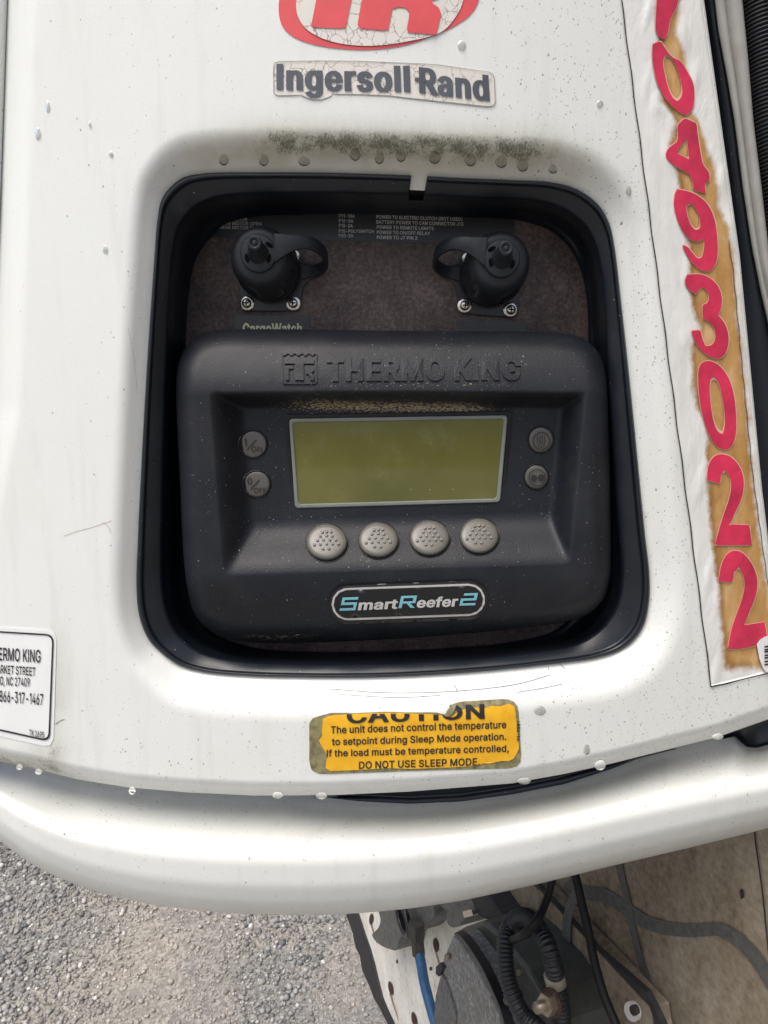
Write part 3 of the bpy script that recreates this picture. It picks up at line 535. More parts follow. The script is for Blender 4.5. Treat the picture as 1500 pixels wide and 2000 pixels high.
def paint(name, base):
    """white gel coat, weathered: soft grime patches, fine dirt specks, mildew where the vertices say so"""
    m = Mat(name)
    big = m.noise(9, 4, .6)
    col = m.mix(m.math('MULTIPLY', m.step(big, .45, .75), .35), base, tuple(x * y for x, y in zip(base, (.94, .925, .87))))
    fine = m.noise(1500, 2, .6)
    col = m.mix(m.math('MULTIPLY', m.step(fine, .52, .75), .20), col, (.45, .45, .42))
    runs = m.step(m.noise(48, 5, .65, .3, (1.6, 1, .16)), .5, .74)
    col = m.mix(m.math('MULTIPLY', runs, .20), col, (.50, .49, .44))
    # tan tone: above the window both dirt and shade put into the colour
    tan = m.attr('tan')
    col = m.mix(m.math('MULTIPLY', tan, m.math('ADD', m.math('MULTIPLY', m.noise(55, 4, .6), .9), .05)), col, (.40, .33, .21))
    # specks: small dark dots, denser where 'speck' is high
    sp = m.attr('speck')
    mp = m.n('ShaderNodeMapping'); mp.inputs['Scale'].default_value = (1.25, 1.0, .85); mp.inputs['Rotation'].default_value = (0, .6, 0)
    m.link(m.tc.outputs['Object'], mp.inputs[0])
    vn = m.n('ShaderNodeTexNoise', Scale=700, Detail=1)
    m.link(mp.outputs[0], vn.inputs['Vector'])
    vm = m.n('ShaderNodeMix', data_type='VECTOR'); vm.inputs[0].default_value = .0016
    m.link(mp.outputs[0], vm.inputs[4]); m.link(vn.outputs['Color'], vm.inputs[5])
    for sc, rad, amt in ((620, .30, 1.0), (400, .26, 1.0), (190, .15, .7)):
        v = m.n('ShaderNodeTexVoronoi', Scale=sc, feature='F1')
        m.link(vm.outputs[1], v.inputs['Vector'])
        pick = m.n('ShaderNodeSeparateColor'); m.link(v.outputs['Color'], pick.inputs[0])
        gate = m.math('GREATER_THAN', m.math('MULTIPLY', sp, amt), pick.outputs[0])
        size = m.math('MULTIPLY', pick.outputs[1], rad)
        dot = m.math('LESS_THAN', v.outputs['Distance'], size)
        a = m.math('MULTIPLY', m.math('MULTIPLY', gate, dot), m.math('ADD', m.math('MULTIPLY', pick.outputs[2], .6), .12))
        col = m.mix(a, col, (.07, .065, .05))
    # mildew
    mil = m.attr('mildew')
    g = m.math('MULTIPLY', mil, m.math('ADD', m.math('MULTIPLY', m.step(m.noise(70, 4, .65), .26, .62), .72), .28))
    smear = m.math('MULTIPLY', mil, m.math('ADD', m.math('MULTIPLY', m.noise(130, 5, .7, .5, (1.4, 1, .6)), 1.1), .05))
    col = m.mix(m.math('MULTIPLY', smear, .80), col, (.21, .19, .085))
    for sc, thr, al, cc in ((1600, .50, .55, (.085, .085, .035)), (820, .45, .60, (.060, .060, .026))):
        f1 = m.noise(sc, 4, .7, .4, (1.5, 1, .6))
        lim = m.math('SUBTRACT', .86, m.math('MULTIPLY', g, thr))
        sp2 = m.math('MULTIPLY', m.step(m.math('SUBTRACT', f1, lim), 0.0, .10), m.step(g, .02, .15))
        col = m.mix(m.math('MULTIPLY', sp2, al), col, cc)
    m.color(col)
    m.set(Roughness=m.math('ADD', m.math('MULTIPLY', m.noise(40, 4), .12), .27), Specular_IOR_Level=.45, Coat_Weight=.25, Coat_Roughness=.16)
    m.bump((m.noise(1100, 2, .5), .08, .001), (m.noise(26, 3), .05, .004))
    return m.m


def black_plastic(name, c, rough, grain, dust):
    m = Mat(name)
    col = m.ramp(m.noise(35, 5, .65), [(.3, tuple(x * .8 for x in c)), (.7, tuple(x * 1.25 for x in c))])
    film = m.step(m.noise(16, 4, .7), .45, .8)
    col = m.mix(m.math('MULTIPLY', film, .045 * dust), col, (.20, .19, .17))
    for sc, rad, amt in ((420, .16, .10 * dust), (800, .2, .10 * dust), (240, .11, .05 * dust)):
        v = m.voro(sc)
        pick = m.n('ShaderNodeSeparateColor'); m.link(v.outputs['Color'], pick.inputs[0])
        gate = m.math('GREATER_THAN', m.math('MULTIPLY', m.step(m.noise(28, 3, .6), .35, .7), amt * 2.3), pick.outputs[0])
        dot = m.math('LESS_THAN', v.outputs['Distance'], m.math('MULTIPLY', pick.outputs[1], rad))
        col = m.mix(m.math('MULTIPLY', m.math('MULTIPLY', gate, dot), .8), col, (.40, .38, .33))
    # sandy dirt lying in the hollow under the hood
    at = m.attr('dirt')
    crumbs = m.step(m.math('SUBTRACT', m.math('ADD', m.noise(900, 4, .7, 0, (.6, 1, 1.5)), m.math('MULTIPLY', at, .24)), .70), 0, .05)
    col = m.mix(m.math('MULTIPLY', crumbs, m.step(at, .05, .3)), col, (.38, .32, .20))
    m.color(col)
    m.set(Roughness=m.math('ADD', m.math('MULTIPLY', m.noise(50, 4), .15), rough - .07), Specular_IOR_Level=.30 if grain > .09 else .42)
    m.bump((m.noise(1300, 2, .5), grain, .0006), (m.noise(60, 3), .06, .002))
    return m.m


M = {}
M['paint'] = paint('white gel coat', (.725, .75, .73))
M['plastic'] = black_plastic('black textured plastic', (.0110, .0130, .018), .44, .35, 1.3)
M['rubber'] = black_plastic('black rubber', (.0075, .0108, .0165), .34, .08, .4)
M['gloss_black'] = plain('glossy black', (.008, .009, .012), .18)
M['cap_rubber'] = black_plastic('cap rubber', (.021, .024, .030), .42, .10, .5)
M['flange'] = plain('black flange plastic', (.009, .010, .014), .32)
M['dark'] = plain('dark void', (.004, .004, .005), .9, spec=.05)
M['white_ink'] = plain('white ink', (.62, .62, .60), .5)
M['grey_ink'] = plain('dull white ink', (.26, .26, .26), .5)
M['label_ink'] = plain('worn label ink', (.50, .50, .50), .5)
M['torn_edge'] = plain('pale torn vinyl edge', (.66, .50, .36), .5)
M['cream_ink'] = plain('cream ink', (.70, .68, .48), .5)
M['black_ink'] = plain('black ink', (.018, .017, .016), .5)
M['slate_ink'] = plain('slate ink', (.075, .085, .105), .5, vary=.2)
M['red_ink'] = plain('faded red ink', (.66, .075, .085), .42, vary=.1, scale=40)
M['blue_ink'] = plain('light blue ink', (.22, .56, .64), .4)
M['silver'] = plain('stainless steel', (.62, .60, .56), .25, 1.0)
M['dull_steel'] = plain('tarnished steel', (.30, .265, .20), .42, .8, vary=.3)
M['scratch_tan'] = plain('tan scratch', (.38, .25, .19), .6)
M['collar'] = plain('dull collar', (.26, .235, .195), .5)
M['pale_trim'] = plain('pale trim', (.62, .60, .57), .45)
M['button'] = plain('grey rubber button', (.090, .087, .080), .5, vary=.15, bump=.1, bscale=900)
M['soft_key'] = plain('milky translucent key', (.108, .104, .090), .34, vary=.14, scale=140, bump=.05)
M['key_dot'] = plain('key dots', (.22, .214, .19), .34)
M['screen_frame'] = plain('screen edge', (.19, .21, .19), .3)
M['label_white'] = plain('white vinyl', (.76, .78, .78), .35, vary=.03)
M['grey_rail'] = plain('grey painted rail', (.31, .305, .29), .5, vary=.10, scale=90, bump=.1, bscale=900)
M['hose_black'] = plain('black loom', (.012, .014, .018), .5, vary=.3, scale=200)
M['cable'] = plain('black cable', (.007, .007, .008), .6, spec=.25)
M['blue_hose'] = plain('blue air hose', (.025, .10, .23), .4, vary=.25)
M['cast'] = plain('grimy cast aluminium', (.11, .11, .105), .62, .2, vary=.4, scale=120, bump=.5, bscale=350)
M['brass'] = plain('dirty fitting', (.05, .05, .045), .5, .3, vary=.3)
M['edge_trim'] = plain('black edge seal', (.02, .02, .021), .7, vary=.5, scale=90, bump=.6, bscale=200)
M['rust'] = plain('rusty hole', (.045, .022, .014), .8, vary=.5, scale=200)
M['seam'] = plain('seam', (.02, .018, .015), .8)
M['olive'] = plain('aged sticker film', (.22, .20, .10), .5, vary=.5, scale=240)


def mk_backplate():
    m = Mat('stained brown panel')
    a = m.noise(420, 5, .75); b = m.noise(38, 4, .6)
    f = m.math('ADD', m.math('MULTIPLY', a, .6), m.math('MULTIPLY', b, .4))
    m.color(m.ramp(f, [(.36, (.016, .010, .010)), (.5, (.075, .050, .045)), (.64, (.17, .125, .115))]))
    m.set(Roughness=.55); m.bump((a, .15, .0006))
    return m.m


def mk_cracked(name, base, line, scale):
    m = Mat(name)
    v = m.n('ShaderNodeTexVoronoi', Scale=scale, feature='DISTANCE_TO_EDGE')
    nz = m.n('ShaderNodeTexNoise', Scale=scale * 1.6, Detail=2)
    m.link(m.tc.outputs['Object'], nz.inputs['Vector'])
    mx = m.n('ShaderNodeMix', data_type='VECTOR'); mx.inputs[0].default_value = .004
    m.link(m.tc.outputs['Object'], mx.inputs[4]); m.link(nz.outputs['Color'], mx.inputs[5])
    m.link(mx.outputs[1], v.inputs['Vector'])
    k = m.math('MULTIPLY', m.math('LESS_THAN', v.outputs['Distance'], .028), .75)
    k = m.math('MULTIPLY', k, m.step(m.noise(scale * .4, 2), .38, .55))
    m.color(m.mix(k, base, line)); m.set(Roughness=.5)
    m.bump((v.outputs['Distance'], .15, .0006))
    return m.m


def mk_yellow():
    m = Mat('yellow vinyl')
    m.color(m.ramp(m.noise(90, 5, .7), [(.3, (.72, .36, .010)), (.7, (.86, .50, .020))]))
    m.set(Roughness=.42)
    return m.m


def mk_screen():
    m = Mat('olive liquid crystal glass')
    col = m.ramp(m.noise(14, 3, .5), [(.3, (.075, .078, .006)), (.7, (.125, .122, .014))])
    v = m.voro(420); pick = m.n('ShaderNodeSeparateColor'); m.link(v.outputs['Color'], pick.inputs[0])
    dot = m.math('LESS_THAN', v.outputs['Distance'], m.math('MULTIPLY', pick.outputs[1], .16))
    gate = m.math('GREATER_THAN', .10, pick.outputs[0])
    col = m.mix(m.math('MULTIPLY', m.math('MULTIPLY', dot, gate), .6), col, (.5, .5, .38))
    film = m.step(m.noise(40, 5, .7), .5, .8)
    col = m.mix(m.math('MULTIPLY', film, .12), col, (.4, .4, .28))
    m.color(col)
    m.set(Roughness=.35, Coat_Weight=1.0, Coat_Roughness=.06)
    return m.m


def mk_strip():
    m = Mat('peeling white decal with glue stain')
    st = m.attr('stain'); ed = m.attr('rim')
    nz = m.noise(260, 4, .7)
    nz2 = m.noise(85, 4, .65, .6)
    k = m.step(m.math('ADD', m.math('ADD', st, m.math('MULTIPLY', m.math('SUBTRACT', nz, .5), .35)), m.math('MULTIPLY', m.math('SUBTRACT', nz2, .5), .75)), .22, .72)
    white = m.ramp(m.noise(70, 5, .65, 0, (1, 1, .35)), [(.3, (.66, .67, .65)), (.6, (.76, .77, .755))])
    ochre = m.ramp(m.noise(75, 4, .6, .4, (1, 1, .5)), [(.3, (.38, .195, .055)), (.55, (.52, .31, .115)), (.75, (.66, .46, .24))])
    ochre = m.mix(m.math('MULTIPLY', ed, .7), ochre, (.23, .10, .022))
    m.color(m.mix(k, white, ochre))
    m.set(Roughness=.42)
    m.bump((m.noise(60, 4, .6, .8, (1, 1, .3)), .26, .0035), (m.noise(420, 3), .12, .001))
    return m.m


def mk_wall():
    m = Mat('dirty beige trailer panel')
    a = m.noise(9, 6, .7, .3, (1, 1, .35)); b = m.noise(150, 5, .7)
    f = m.math('ADD', m.math('MULTIPLY', a, .62), m.math('MULTIPLY', b, .40))
    m.color(m.ramp(f, [(.38, (.060, .040, .024)), (.5, (.185, .148, .102)), (.62, (.275, .238, .182)), (.72, (.40, .365, .30))]))
    m.set(Roughness=.55); m.bump((b, .15, .002))
    return m.m


def mk_whiteplate():
    m = Mat('scuffed white steel')
    a = m.noise(14, 6, .7, .4, (1, 1, .5)); b = m.noise(120, 5, .7)
    f = m.math('ADD', m.math('MULTIPLY', a, .6), m.math('MULTIPLY', b, .4))
    m.color(m.ramp(f, [(.34, (.26, .21, .15)), (.44, (.62, .60, .53)), (.6, (.80, .79, .74))]))
    m.set(Roughness=.5)
    return m.m


def mk_box():
    m = Mat('weathered grey polymer')
    m.color(m.ramp(m.noise(170, 6, .75), [(.36, (.11, .11, .104)), (.55, (.21, .21, .20)), (.68, (.44, .44, .42))]))
    m.set(Roughness=.7); m.bump((m.noise(300, 4), .3, .001))
    return m.m


def mk_ground():
    m = Mat('gravel bed')
    big = m.noise(2.2, 4, .6)
    v = m.voro(120); pk = m.n('ShaderNodeSeparateColor'); m.link(v.outputs['Color'], pk.inputs[0])
    m.color(m.mix(.45, m.mix(m.step(big, .45, .62), (.27, .26, .24), (.42, .375, .31)), m.ramp(pk.outputs[0], [(0, (.07, .075, .078)), (.7, (.32, .315, .30)), (1, (.50, .49, .46))])))
    m.set(Roughness=.9)
    m.bump((m.noise(90, 5, .7), .8, .01))
    return m.m


def mk_stone():
    m = Mat('crushed stone')
    sh = m.attr('shade'); tn = m.attr('warm')
    c = m.ramp(sh, [(0, (.085, .09, .092)), (.4, (.25, .248, .243)), (.8, (.40, .395, .38)), (1, (.68, .67, .64))])
    c = m.mix(m.math('MULTIPLY', tn, .8), c, (.43, .385, .32))
    m.color(c); m.set(Roughness=.65)
    return m.m


def mk_water():
    m = Mat('clear water')
    m.color((.66, .66, .63))
    m.set(Roughness=.04, IOR=1.25, Transmission_Weight=1.0)
    return m.m


M['backplate'] = mk_backplate()
M['cracked'] = mk_cracked('cracked white decal', (.68, .66, .61), (.20, .18, .15), 175)
M['yellow'] = mk_yellow()
M['screen'] = mk_screen()
M['strip'] = mk_strip()
M['wall'] = mk_wall()
M['white_steel'] = mk_whiteplate()
M['box'] = mk_box()
M['ground'] = mk_ground()
M['stone'] = mk_stone()
M['water'] = mk_water()
M['red_edge'] = plain('red decal vinyl', (.58, .030, .085), .38, vary=.30, scale=45, bump=.2, bscale=260)
M['shadow_paint'] = plain('painted hose shadow', (.075, .077, .073), .6, vary=.35, scale=160)  # flat dark colour for the hose shadows painted on the trailer

# ====================================================================== ground
gx = np.array([-60, 60, 60, -60.]); gy = np.array([-60, -60, 60, 60.])
ground = make('ground', np.stack([gx, gy, np.zeros(4)], 1), [(0, 1, 2, 3)], M['ground'], smooth=False)
tag(ground, 'pale dusty gravel yard under the trailer', 'ground', kind='structure')


def build_gravel():
    t = (1 + 5 ** .5) / 2
    ico = np.array([(-1, t, 0), (1, t, 0), (-1, -t, 0), (1, -t, 0), (0, -1, t), (0, 1, t), (0, -1, -t), (0, 1, -t), (t, 0, -1), (t, 0, 1), (-t, 0, -1), (-t, 0, 1)]) / (1 + t * t) ** .5
    fc = np.array([(0, 11, 5), (0, 5, 1), (0, 1, 7), (0, 7, 10), (0, 10, 11), (1, 5, 9), (5, 11, 4), (11, 10, 2), (10, 7, 6), (7, 1, 8), (3, 9, 4), (3, 4, 2), (3, 2, 6), (3, 6, 8), (3, 8, 9), (4, 9, 5), (2, 4, 11), (6, 2, 10), (8, 6, 7), (9, 8, 1)])
    n = 165000
    x = RNG.uniform(-2.6, .9, n); y = RNG.uniform(.8, 3.5, n)
    # dusty tracks: fewer, smaller, warmer stones; a heap of clean dark stones between them
    track = np.exp(-((x + .62 + .12 * (y - 1.9)) / .20) ** 2) * .8 + np.exp(-((x + .02 - .10 * (y - 1.9)) / .15) ** 2) * .95
    clean = np.exp(-(((x + .26) / .17) ** 2 + ((y - 2.02) / .55) ** 2)) + .6 * np.exp(-(((x + 1.25) / .25) ** 2 + ((y - 1.9) / .6) ** 2))
    rim = np.minimum(np.minimum(x + 2.6, .9 - x), np.minimum(y - .8, 3.5 - y)) / .35
    keep = (RNG.random(n) < np.clip(rim, 0, 1)) & (RNG.random(n) > track * .72 * (1 - np.clip(clean, 0, 1)))
    x, y, track, clean = x[keep], y[keep], track[keep], clean[keep]
    n = len(x)
    r = np.clip(RNG.lognormal(math.log(.0034), .50, n), .0018, .011) * (1 - .35 * track)
    sc = RNG.uniform(.65, 1.25, (n, 3)); sc[:, 2] *= .8
    a = RNG.uniform(0, 6.283, n); b = RNG.uniform(-.6, .6, n)
    V = ico[None] * (1 + RNG.uniform(-.18, .18, (n, 12, 1))) * sc[:, None, :] * r[:, None, None]
    c, s = np.cos(b)[:, None], np.sin(b)[:, None]
    V = np.stack([V[..., 0], V[..., 1] * c - V[..., 2] * s, V[..., 1] * s + V[..., 2] * c], -1)
    c, s = np.cos(a)[:, None], np.sin(a)[:, None]
    V = np.stack([V[..., 0] * c - V[..., 1] * s, V[..., 0] * s + V[..., 1] * c, V[..., 2]], -1)
    V += np.stack([x, y, r * RNG.uniform(.1, .75, n)], 1)[:, None, :]
    F = (fc[None] + (np.arange(n) * 12)[:, None, None]).reshape(-1, 3)
    shade = np.clip(RNG.beta(1.7, 2.6, n) + .05 + .1 * (RNG.random(n) > .96) - .12 * np.clip(clean, 0, 1), 0, 1)
    shade = np.where(RNG.random(n) > .985, .98, shade)
    warm = np.clip(track * RNG.uniform(.5, 1.3, n) + .22 * RNG.random(n) - .8 * clean, 0, 1)
    o = make('gravel', V.reshape(-1, 3), F, M['stone'], smooth=False, attrs={'shade': np.repeat(shade, 12), 'warm': np.repeat(warm, 12)})
    tag(o, 'loose grey crushed stone scattered over the ground', 'gravel', kind='stuff')


build_gravel()

# ====================================================================== the refrigeration unit: door panel
unit = empty('refrigeration_unit', L(np.array(750.), np.array(1000.), -.10), 'white trailer refrigeration unit with a rounded window for its control panel', 'refrigeration unit')

OPEN = ring4([
    [(336, 366), (360, 349), (400, 341), (500, 339), (650, 340), (800, 345), (900, 350), (1000, 354), (1080, 359), (1130, 374), (1170, 405)],
    [(1170, 405), (1189, 440), (1198, 480), (1212, 600), (1228, 750), (1243, 900), (1257, 1040), (1266, 1120), (1266, 1170), (1256, 1218), (1238, 1247)],
    [(1238, 1247), (1213, 1267), (1170, 1282), (1050, 1298), (900, 1312), (750, 1320), (600, 1321), (480, 1318), (400, 1311), (352, 1298), (318, 1275)],
    [(318, 1275), (292, 1247), (275, 1205), (269, 1150), (272, 1050), (279, 900), (290, 700), (302, 520), (309, 430), (317, 392), (336, 366)]], 220)
OPEN_N = normals2(OPEN)

DOOR_BOTTOM = [(-150, 1445), (0, 1487), (75, 1503), (150, 1522), (250, 1538), (370, 1548), (500, 1554), (650, 1553), (800, 1546), (1000, 1530), (1100, 1512), (1200, 1490), (1300, 1465), (1400, 1440), (1500, 1405), (1560, 1388)]
DOOR_LEFT = [(-150, 1445), (-150, 1300), (-85, 1100), (-25, 800), (-8, 400), (6, 0), (28, -600)]
DOOR_RIGHT = [(1290, -600), (1375, 0), (1445, 500), (1488, 950), (1530, 1300), (1560, 1388)]


def edge_x(run, v):
    p = sorted((b, a) for a, b in run)
    return np.interp(v, [q[0] for q in p], [q[1] for q in p])


def opening_distance(u, v):
    """distance to the window's edge (outside positive), with the outward direction of its nearest point"""
    u = np.ravel(u); v = np.ravel(v)
    d = np.empty(len(u)); k = np.empty(len(u), int)
    for i in range(0, len(u), 8000):
        q = (u[i:i + 8000, None] - OPEN[None, :, 0]) ** 2 + (v[i:i + 8000, None] - OPEN[None, :, 1]) ** 2
        k[i:i + 8000] = q.argmin(1); d[i:i + 8000] = np.sqrt(q.min(1))
    P = np.stack([u, v], 1)
    sgn = np.sign(((P - OPEN[k]) * OPEN_N[k]).sum(1))
    return d * np.where(sgn == 0, 1, sgn), OPEN_N[k]


def door_height(u, v):
    sh = np.shape(u); u = np.ravel(np.asarray(u, float)); v = np.ravel(np.asarray(v, float))
    a = (u - 700) * MPP
    h = -a * a / 1.9
    # rolled left edge and bottom edge
    dl = np.clip(1 - (u - edge_x(DOOR_LEFT, v)) / 70, 0, 1.2); h -= .026 * dl ** 2
    db = np.clip(1 - (interp(u, DOOR_BOTTOM) - v) / 30, 0, 1.2); h -= .010 * db ** 2
    dr = np.clip(1 - (edge_x(DOOR_RIGHT, v) - u) / 10, 0, 1.2); h -= .003 * dr ** 2
    # flare into the window
    sd, n = opening_distance(u, v)
    w = 92 * np.clip(-n[:, 1], 0, 1) ** 2 + 92 * np.clip(n[:, 1], 0, 1) ** 2 + 60 * np.clip(-n[:, 0], 0, 1) ** 2 + 80 * np.clip(n[:, 0], 0, 1) ** 2
    depth = .021 * np.clip(-n[:, 1], 0, 1) ** 2 + .022 * np.clip(n[:, 1], 0, 1) ** 2 + .015 * np.clip(-n[:, 0], 0, 1) ** 2 + .017 * np.clip(n[:, 0], 0, 1) ** 2
    x = np.clip(1 - sd / w, 0, 1.6); r = .5
    h -= depth * np.where(x < r, x * x / (2 * r), x - r / 2)
    return h.reshape(sh)


def D(u, v, off=0.0):
    return L(u, v, door_height(u, v) + off)


def build_door():
    n = len(OPEN) // 4
    outer = ring4([[(28, -600), (1290, -600)], DOOR_RIGHT, DOOR_BOTTOM[::-1], DOOR_LEFT], n, False)
    lip = np.where((np.abs(OPEN[:, 0] - 820) < 60) & (OPEN[:, 1] < 400), 1.0, .16)[:, None]
    rows = [OPEN + OPEN_N * (s * lip if s < 0 else s) for s in np.r_[-26, -18, -12, -6, np.arange(0, 20, 3), np.arange(20, 118, 4)]]
    last = rows[-1]
    for t in np.linspace(0, 1, 70)[1:]:
        tt = t if t < .9 else .9 + (t - .9)
        rows.append(last * (1 - tt) + outer * tt)
    P = np.array(rows)
    # extra rows next to the outer edge so that it rolls over smoothly
    ext = [last * (1 - t) + outer * t for t in (.987, .990, .993, .996, .998)]
    P = np.concatenate([P[:-1], np.array(ext), P[-1:]])
    nr, nc = P.shape[:2]
    U, Vv = P[..., 0].ravel(), P[..., 1].ravel()
    h = door_height(U, Vv)
    pts = L(U, Vv, h)
    # return flange behind the outer edge
    c = np.array([700, 700.]); back = outer + (c - outer) / np.linalg.norm(c - outer, axis=1)[:, None] * 7
    pts = np.vstack([pts, L(back[:, 0], back[:, 1], h[-nc:] - .022)])
    F = grid_faces(nr + 1, nc)
    U2 = np.r_[U, back[:, 0]]; V2 = np.r_[Vv, back[:, 1]]
    sd, nn = opening_distance(U2, V2)
    up = np.clip(-nn[:, 1], 0, 1)
    g = lambda x, m, s: np.exp(-((x - m) / s) ** 2)
    st = lambda x, a, b: np.clip((x - a) / (b - a), 0, 1) ** 2 * (3 - 2 * np.clip((x - a) / (b - a), 0, 1))
    mildew = up ** 1.5 * g(sd, 60, 40) * st(U2, 370, 560) * (1 - st(U2, 1030, 1220)) * (V2 < 420)
    mildew += .8 * g(np.hypot((U2 - 105) / 30, (V2 - 1350) / 120), 0, 1) * (U2 > 98) * .7 + .9 * g(interp(U2, DOOR_BOTTOM) - V2, 4, 16) * (1 - st(U2, 90, 200))
    mildew += .55 * g(np.hypot((U2 - 95) / 45, (V2 - 1470) / 25), 0, 1)
    tan = up ** 2 * g(sd, 35, 46) * (V2 < 430) * (1 - .45 * st(U2, 900, 1200)) * st(U2, 300, 420) * .9  # arch over the window: dirt and its painted shade in one tone
    tan += .5 * g(sd, 0, 7) * (V2 > 1000) + .25 * g(interp(U2, DOOR_BOTTOM) - V2, 0, 14)
    speck = .06 + .55 * st(U2, 880, 1060) * (1 - .55 * st(V2, 250, 600)) + .22 * st(U2, 1180, 1260) * st(V2, 350, 600) + .12 * st(V2, 1300, 1400)
    speck += .30 * g(np.hypot((U2 - 1390) / 60, (V2 - 1390) / 50), 0, 1) + .35 * g(np.hypot((U2 - 120) / 70, (V2 - 1470) / 40), 0, 1)
    speck *= 1 - .9 * st(-U2, -250, -60)
    return make('door_panel', pts, F, M['paint'], unit, attrs={'mildew': np.clip(mildew, 0, 1), 'tan': np.clip(tan, 0, 1), 'speck': np.clip(speck, 0, 1)})


door = build_door()

# ------------------------------------------------------------------ window seal, back plate
INNER = ring4([
    [(398, 478), (420, 452), (442, 436), (490, 423), (600, 418), (770, 419), (900, 423), (1006, 429), (1070, 447), (1095, 465), (1112, 482)],
    [(1112, 482), (1134, 524), (1146, 580), (1150, 660), (1150, 800), (1152, 960), (1156, 1080), (1154, 1120), (1146, 1150), (1135, 1170)],
    [(1135, 1170), (1118, 1200), (1085, 1232), (1000, 1254), (900, 1264), (750, 1272), (600, 1273), (500, 1266), (430, 1245), (405, 1228)],
    [(405, 1228), (388, 1200), (374, 1160), (366, 1080), (362, 950), (360, 780), (361, 690), (367, 580), (380, 510), (398, 478)]], 220)
PLATE_H = -.074


def build_seal():
    e = door_height(OPEN[:, 0], OPEN[:, 1])
    dv = INNER - OPEN
    prof = [(-.035, -.004), (-.03, .0012), (-.005, .0030), (.03, .0036), (.07, .0030), (.10, .0012), (.115, -.0005), (.15, -.0008),
            (.42, -.0050), (.47, -.0062), (.50, -.0105), (.55, -.0125), (.62, -.0135), (.68, -.019), (.74, -.030), (.82, -.040), (.90, -.047), (1.0, None), (1.02, -9)]
    k = np.linalg.norm(dv, axis=1)
    jit = 1 + .05 * np.sin(np.arange(len(OPEN)) * .19) * np.sin(np.arange(len(OPEN)) * .047)
    rows = []
    for t, h in prof:
        Q = OPEN + dv * t
        if t < 0: Q = OPEN - dv / k[:, None] * 3 * (-t / .035)
        if t == 1.0: hh = np.full(len(e), PLATE_H + .004)
        elif h == -9: hh = np.full(len(e), PLATE_H - .003)
        else:
            f = np.clip((t - .5) / .5, 0, 1)
            hh = (e + h * jit) * (1 - f) + (PLATE_H + .006) * f if t > .5 else e + h * (jit if t > .12 else 1)
        rows.append(L(Q[:, 0], Q[:, 1], hh))
    A = np.array(rows)                                   # rows x points
    # the strip starts and ends at the gap in the middle of the top
    top = np.where((OPEN[:, 1] < 400))[0]
    a = min(top, key=lambda i: abs(OPEN[i, 0] - 836)); b = min(top, key=lambda i: abs(OPEN[i, 0] - 804))
    order = [(a + i) % len(OPEN) for i in range(len(OPEN)) if (a + i) % len(OPEN) not in set(range(b + 1, a))]
    lip = A[:13][:, order]; nr, nc = lip.shape[:2]
    F = [tuple(f) for f in grid_faces(nr, nc, False)]
    F.append(tuple(range(0, nr * nc, nc))); F.append(tuple(range(nc - 1, nr * nc, nc))[::-1])
    make('window_seal', lip.reshape(-1, 3), F, M['rubber'], unit)
    s = A[12:]
    make('window_sleeve', s.reshape(-1, 3), grid_faces(s.shape[0], s.shape[1]), M['rubber'], unit)


build_seal()


def PL(u, v, off=0.0):
    return L(u, v, PLATE_H + off)


sheet('back_plate', [[(280, 330), (1260, 330), (1260, 1340), (280, 1340)]], PL, 0.0, M['backplate'], unit, depth=.003, normal=PN)
fuse = sheet('fuse_label', [[(330, 380), (1004, 380), (1006, 479), (800, 474), (600, 468), (330, 461)]], PL, .0006, M['flange'], unit)
rows = [('GEAR MOTOR', 430, 431, 483, 432, 6), ('GEAR MOTOR OPEN', 428, 439, 511, 440.5, 6.2), ('GEAR MOTOR CLOSE', 428, 446.5, 516, 449, 6.2),
        ('F11-10A', 662, 424.5, 693, 425, 6), ('F12-5A', 662, 434, 690, 434.5, 6), ('F13-2A', 662, 443.5, 689, 444, 6), ('F15-POLYSWITCH', 662, 454, 730, 455, 6), ('F20-2A', 662, 463, 690, 463.5, 6),
        ('POWER TO ELECTRIC CLUTCH (NOT USED)', 735, 426.5, 903, 431.5, 6.3), ('BATTERY POWER TO CAN CONNECTOR J13', 735, 436.5, 905, 441, 6.3),
        ('POWER TO REMOTE LIGHTS', 736, 446.5, 847, 449.5, 6.3), ('POWER TO ON/OFF RELAY', 736, 456.5, 840, 459, 6.3), ('POWER TO J7 PIN 2', 736, 466.5, 815, 468, 6.3)]
for part in (rows[:3], rows[3:8], rows[8:]):
    lettering('lettering', [(s, *line_quad(a, b, c, d, e)) for s, a, b, c, d, e in part], 0, 0, 0, 0, PL, .0010, M['label_ink'], fuse, bold=(7, 7))
cargo = sheet('connector_label', [[(459, 616), (605, 617), (605, 690), (458, 690)]], PL, .0006, M['gloss_black'], unit)
lettering('lettering', 'CargoWatch', *line_quad(474, 652, 590, 652, 20), PL, .0010, M['cream_ink'], cargo, bold=(16, 12))
sheet('connector_label', [[(893, 627), (1027, 628), (1027, 690), (893, 690)]], PL, .0006, M['gloss_black'], unit)

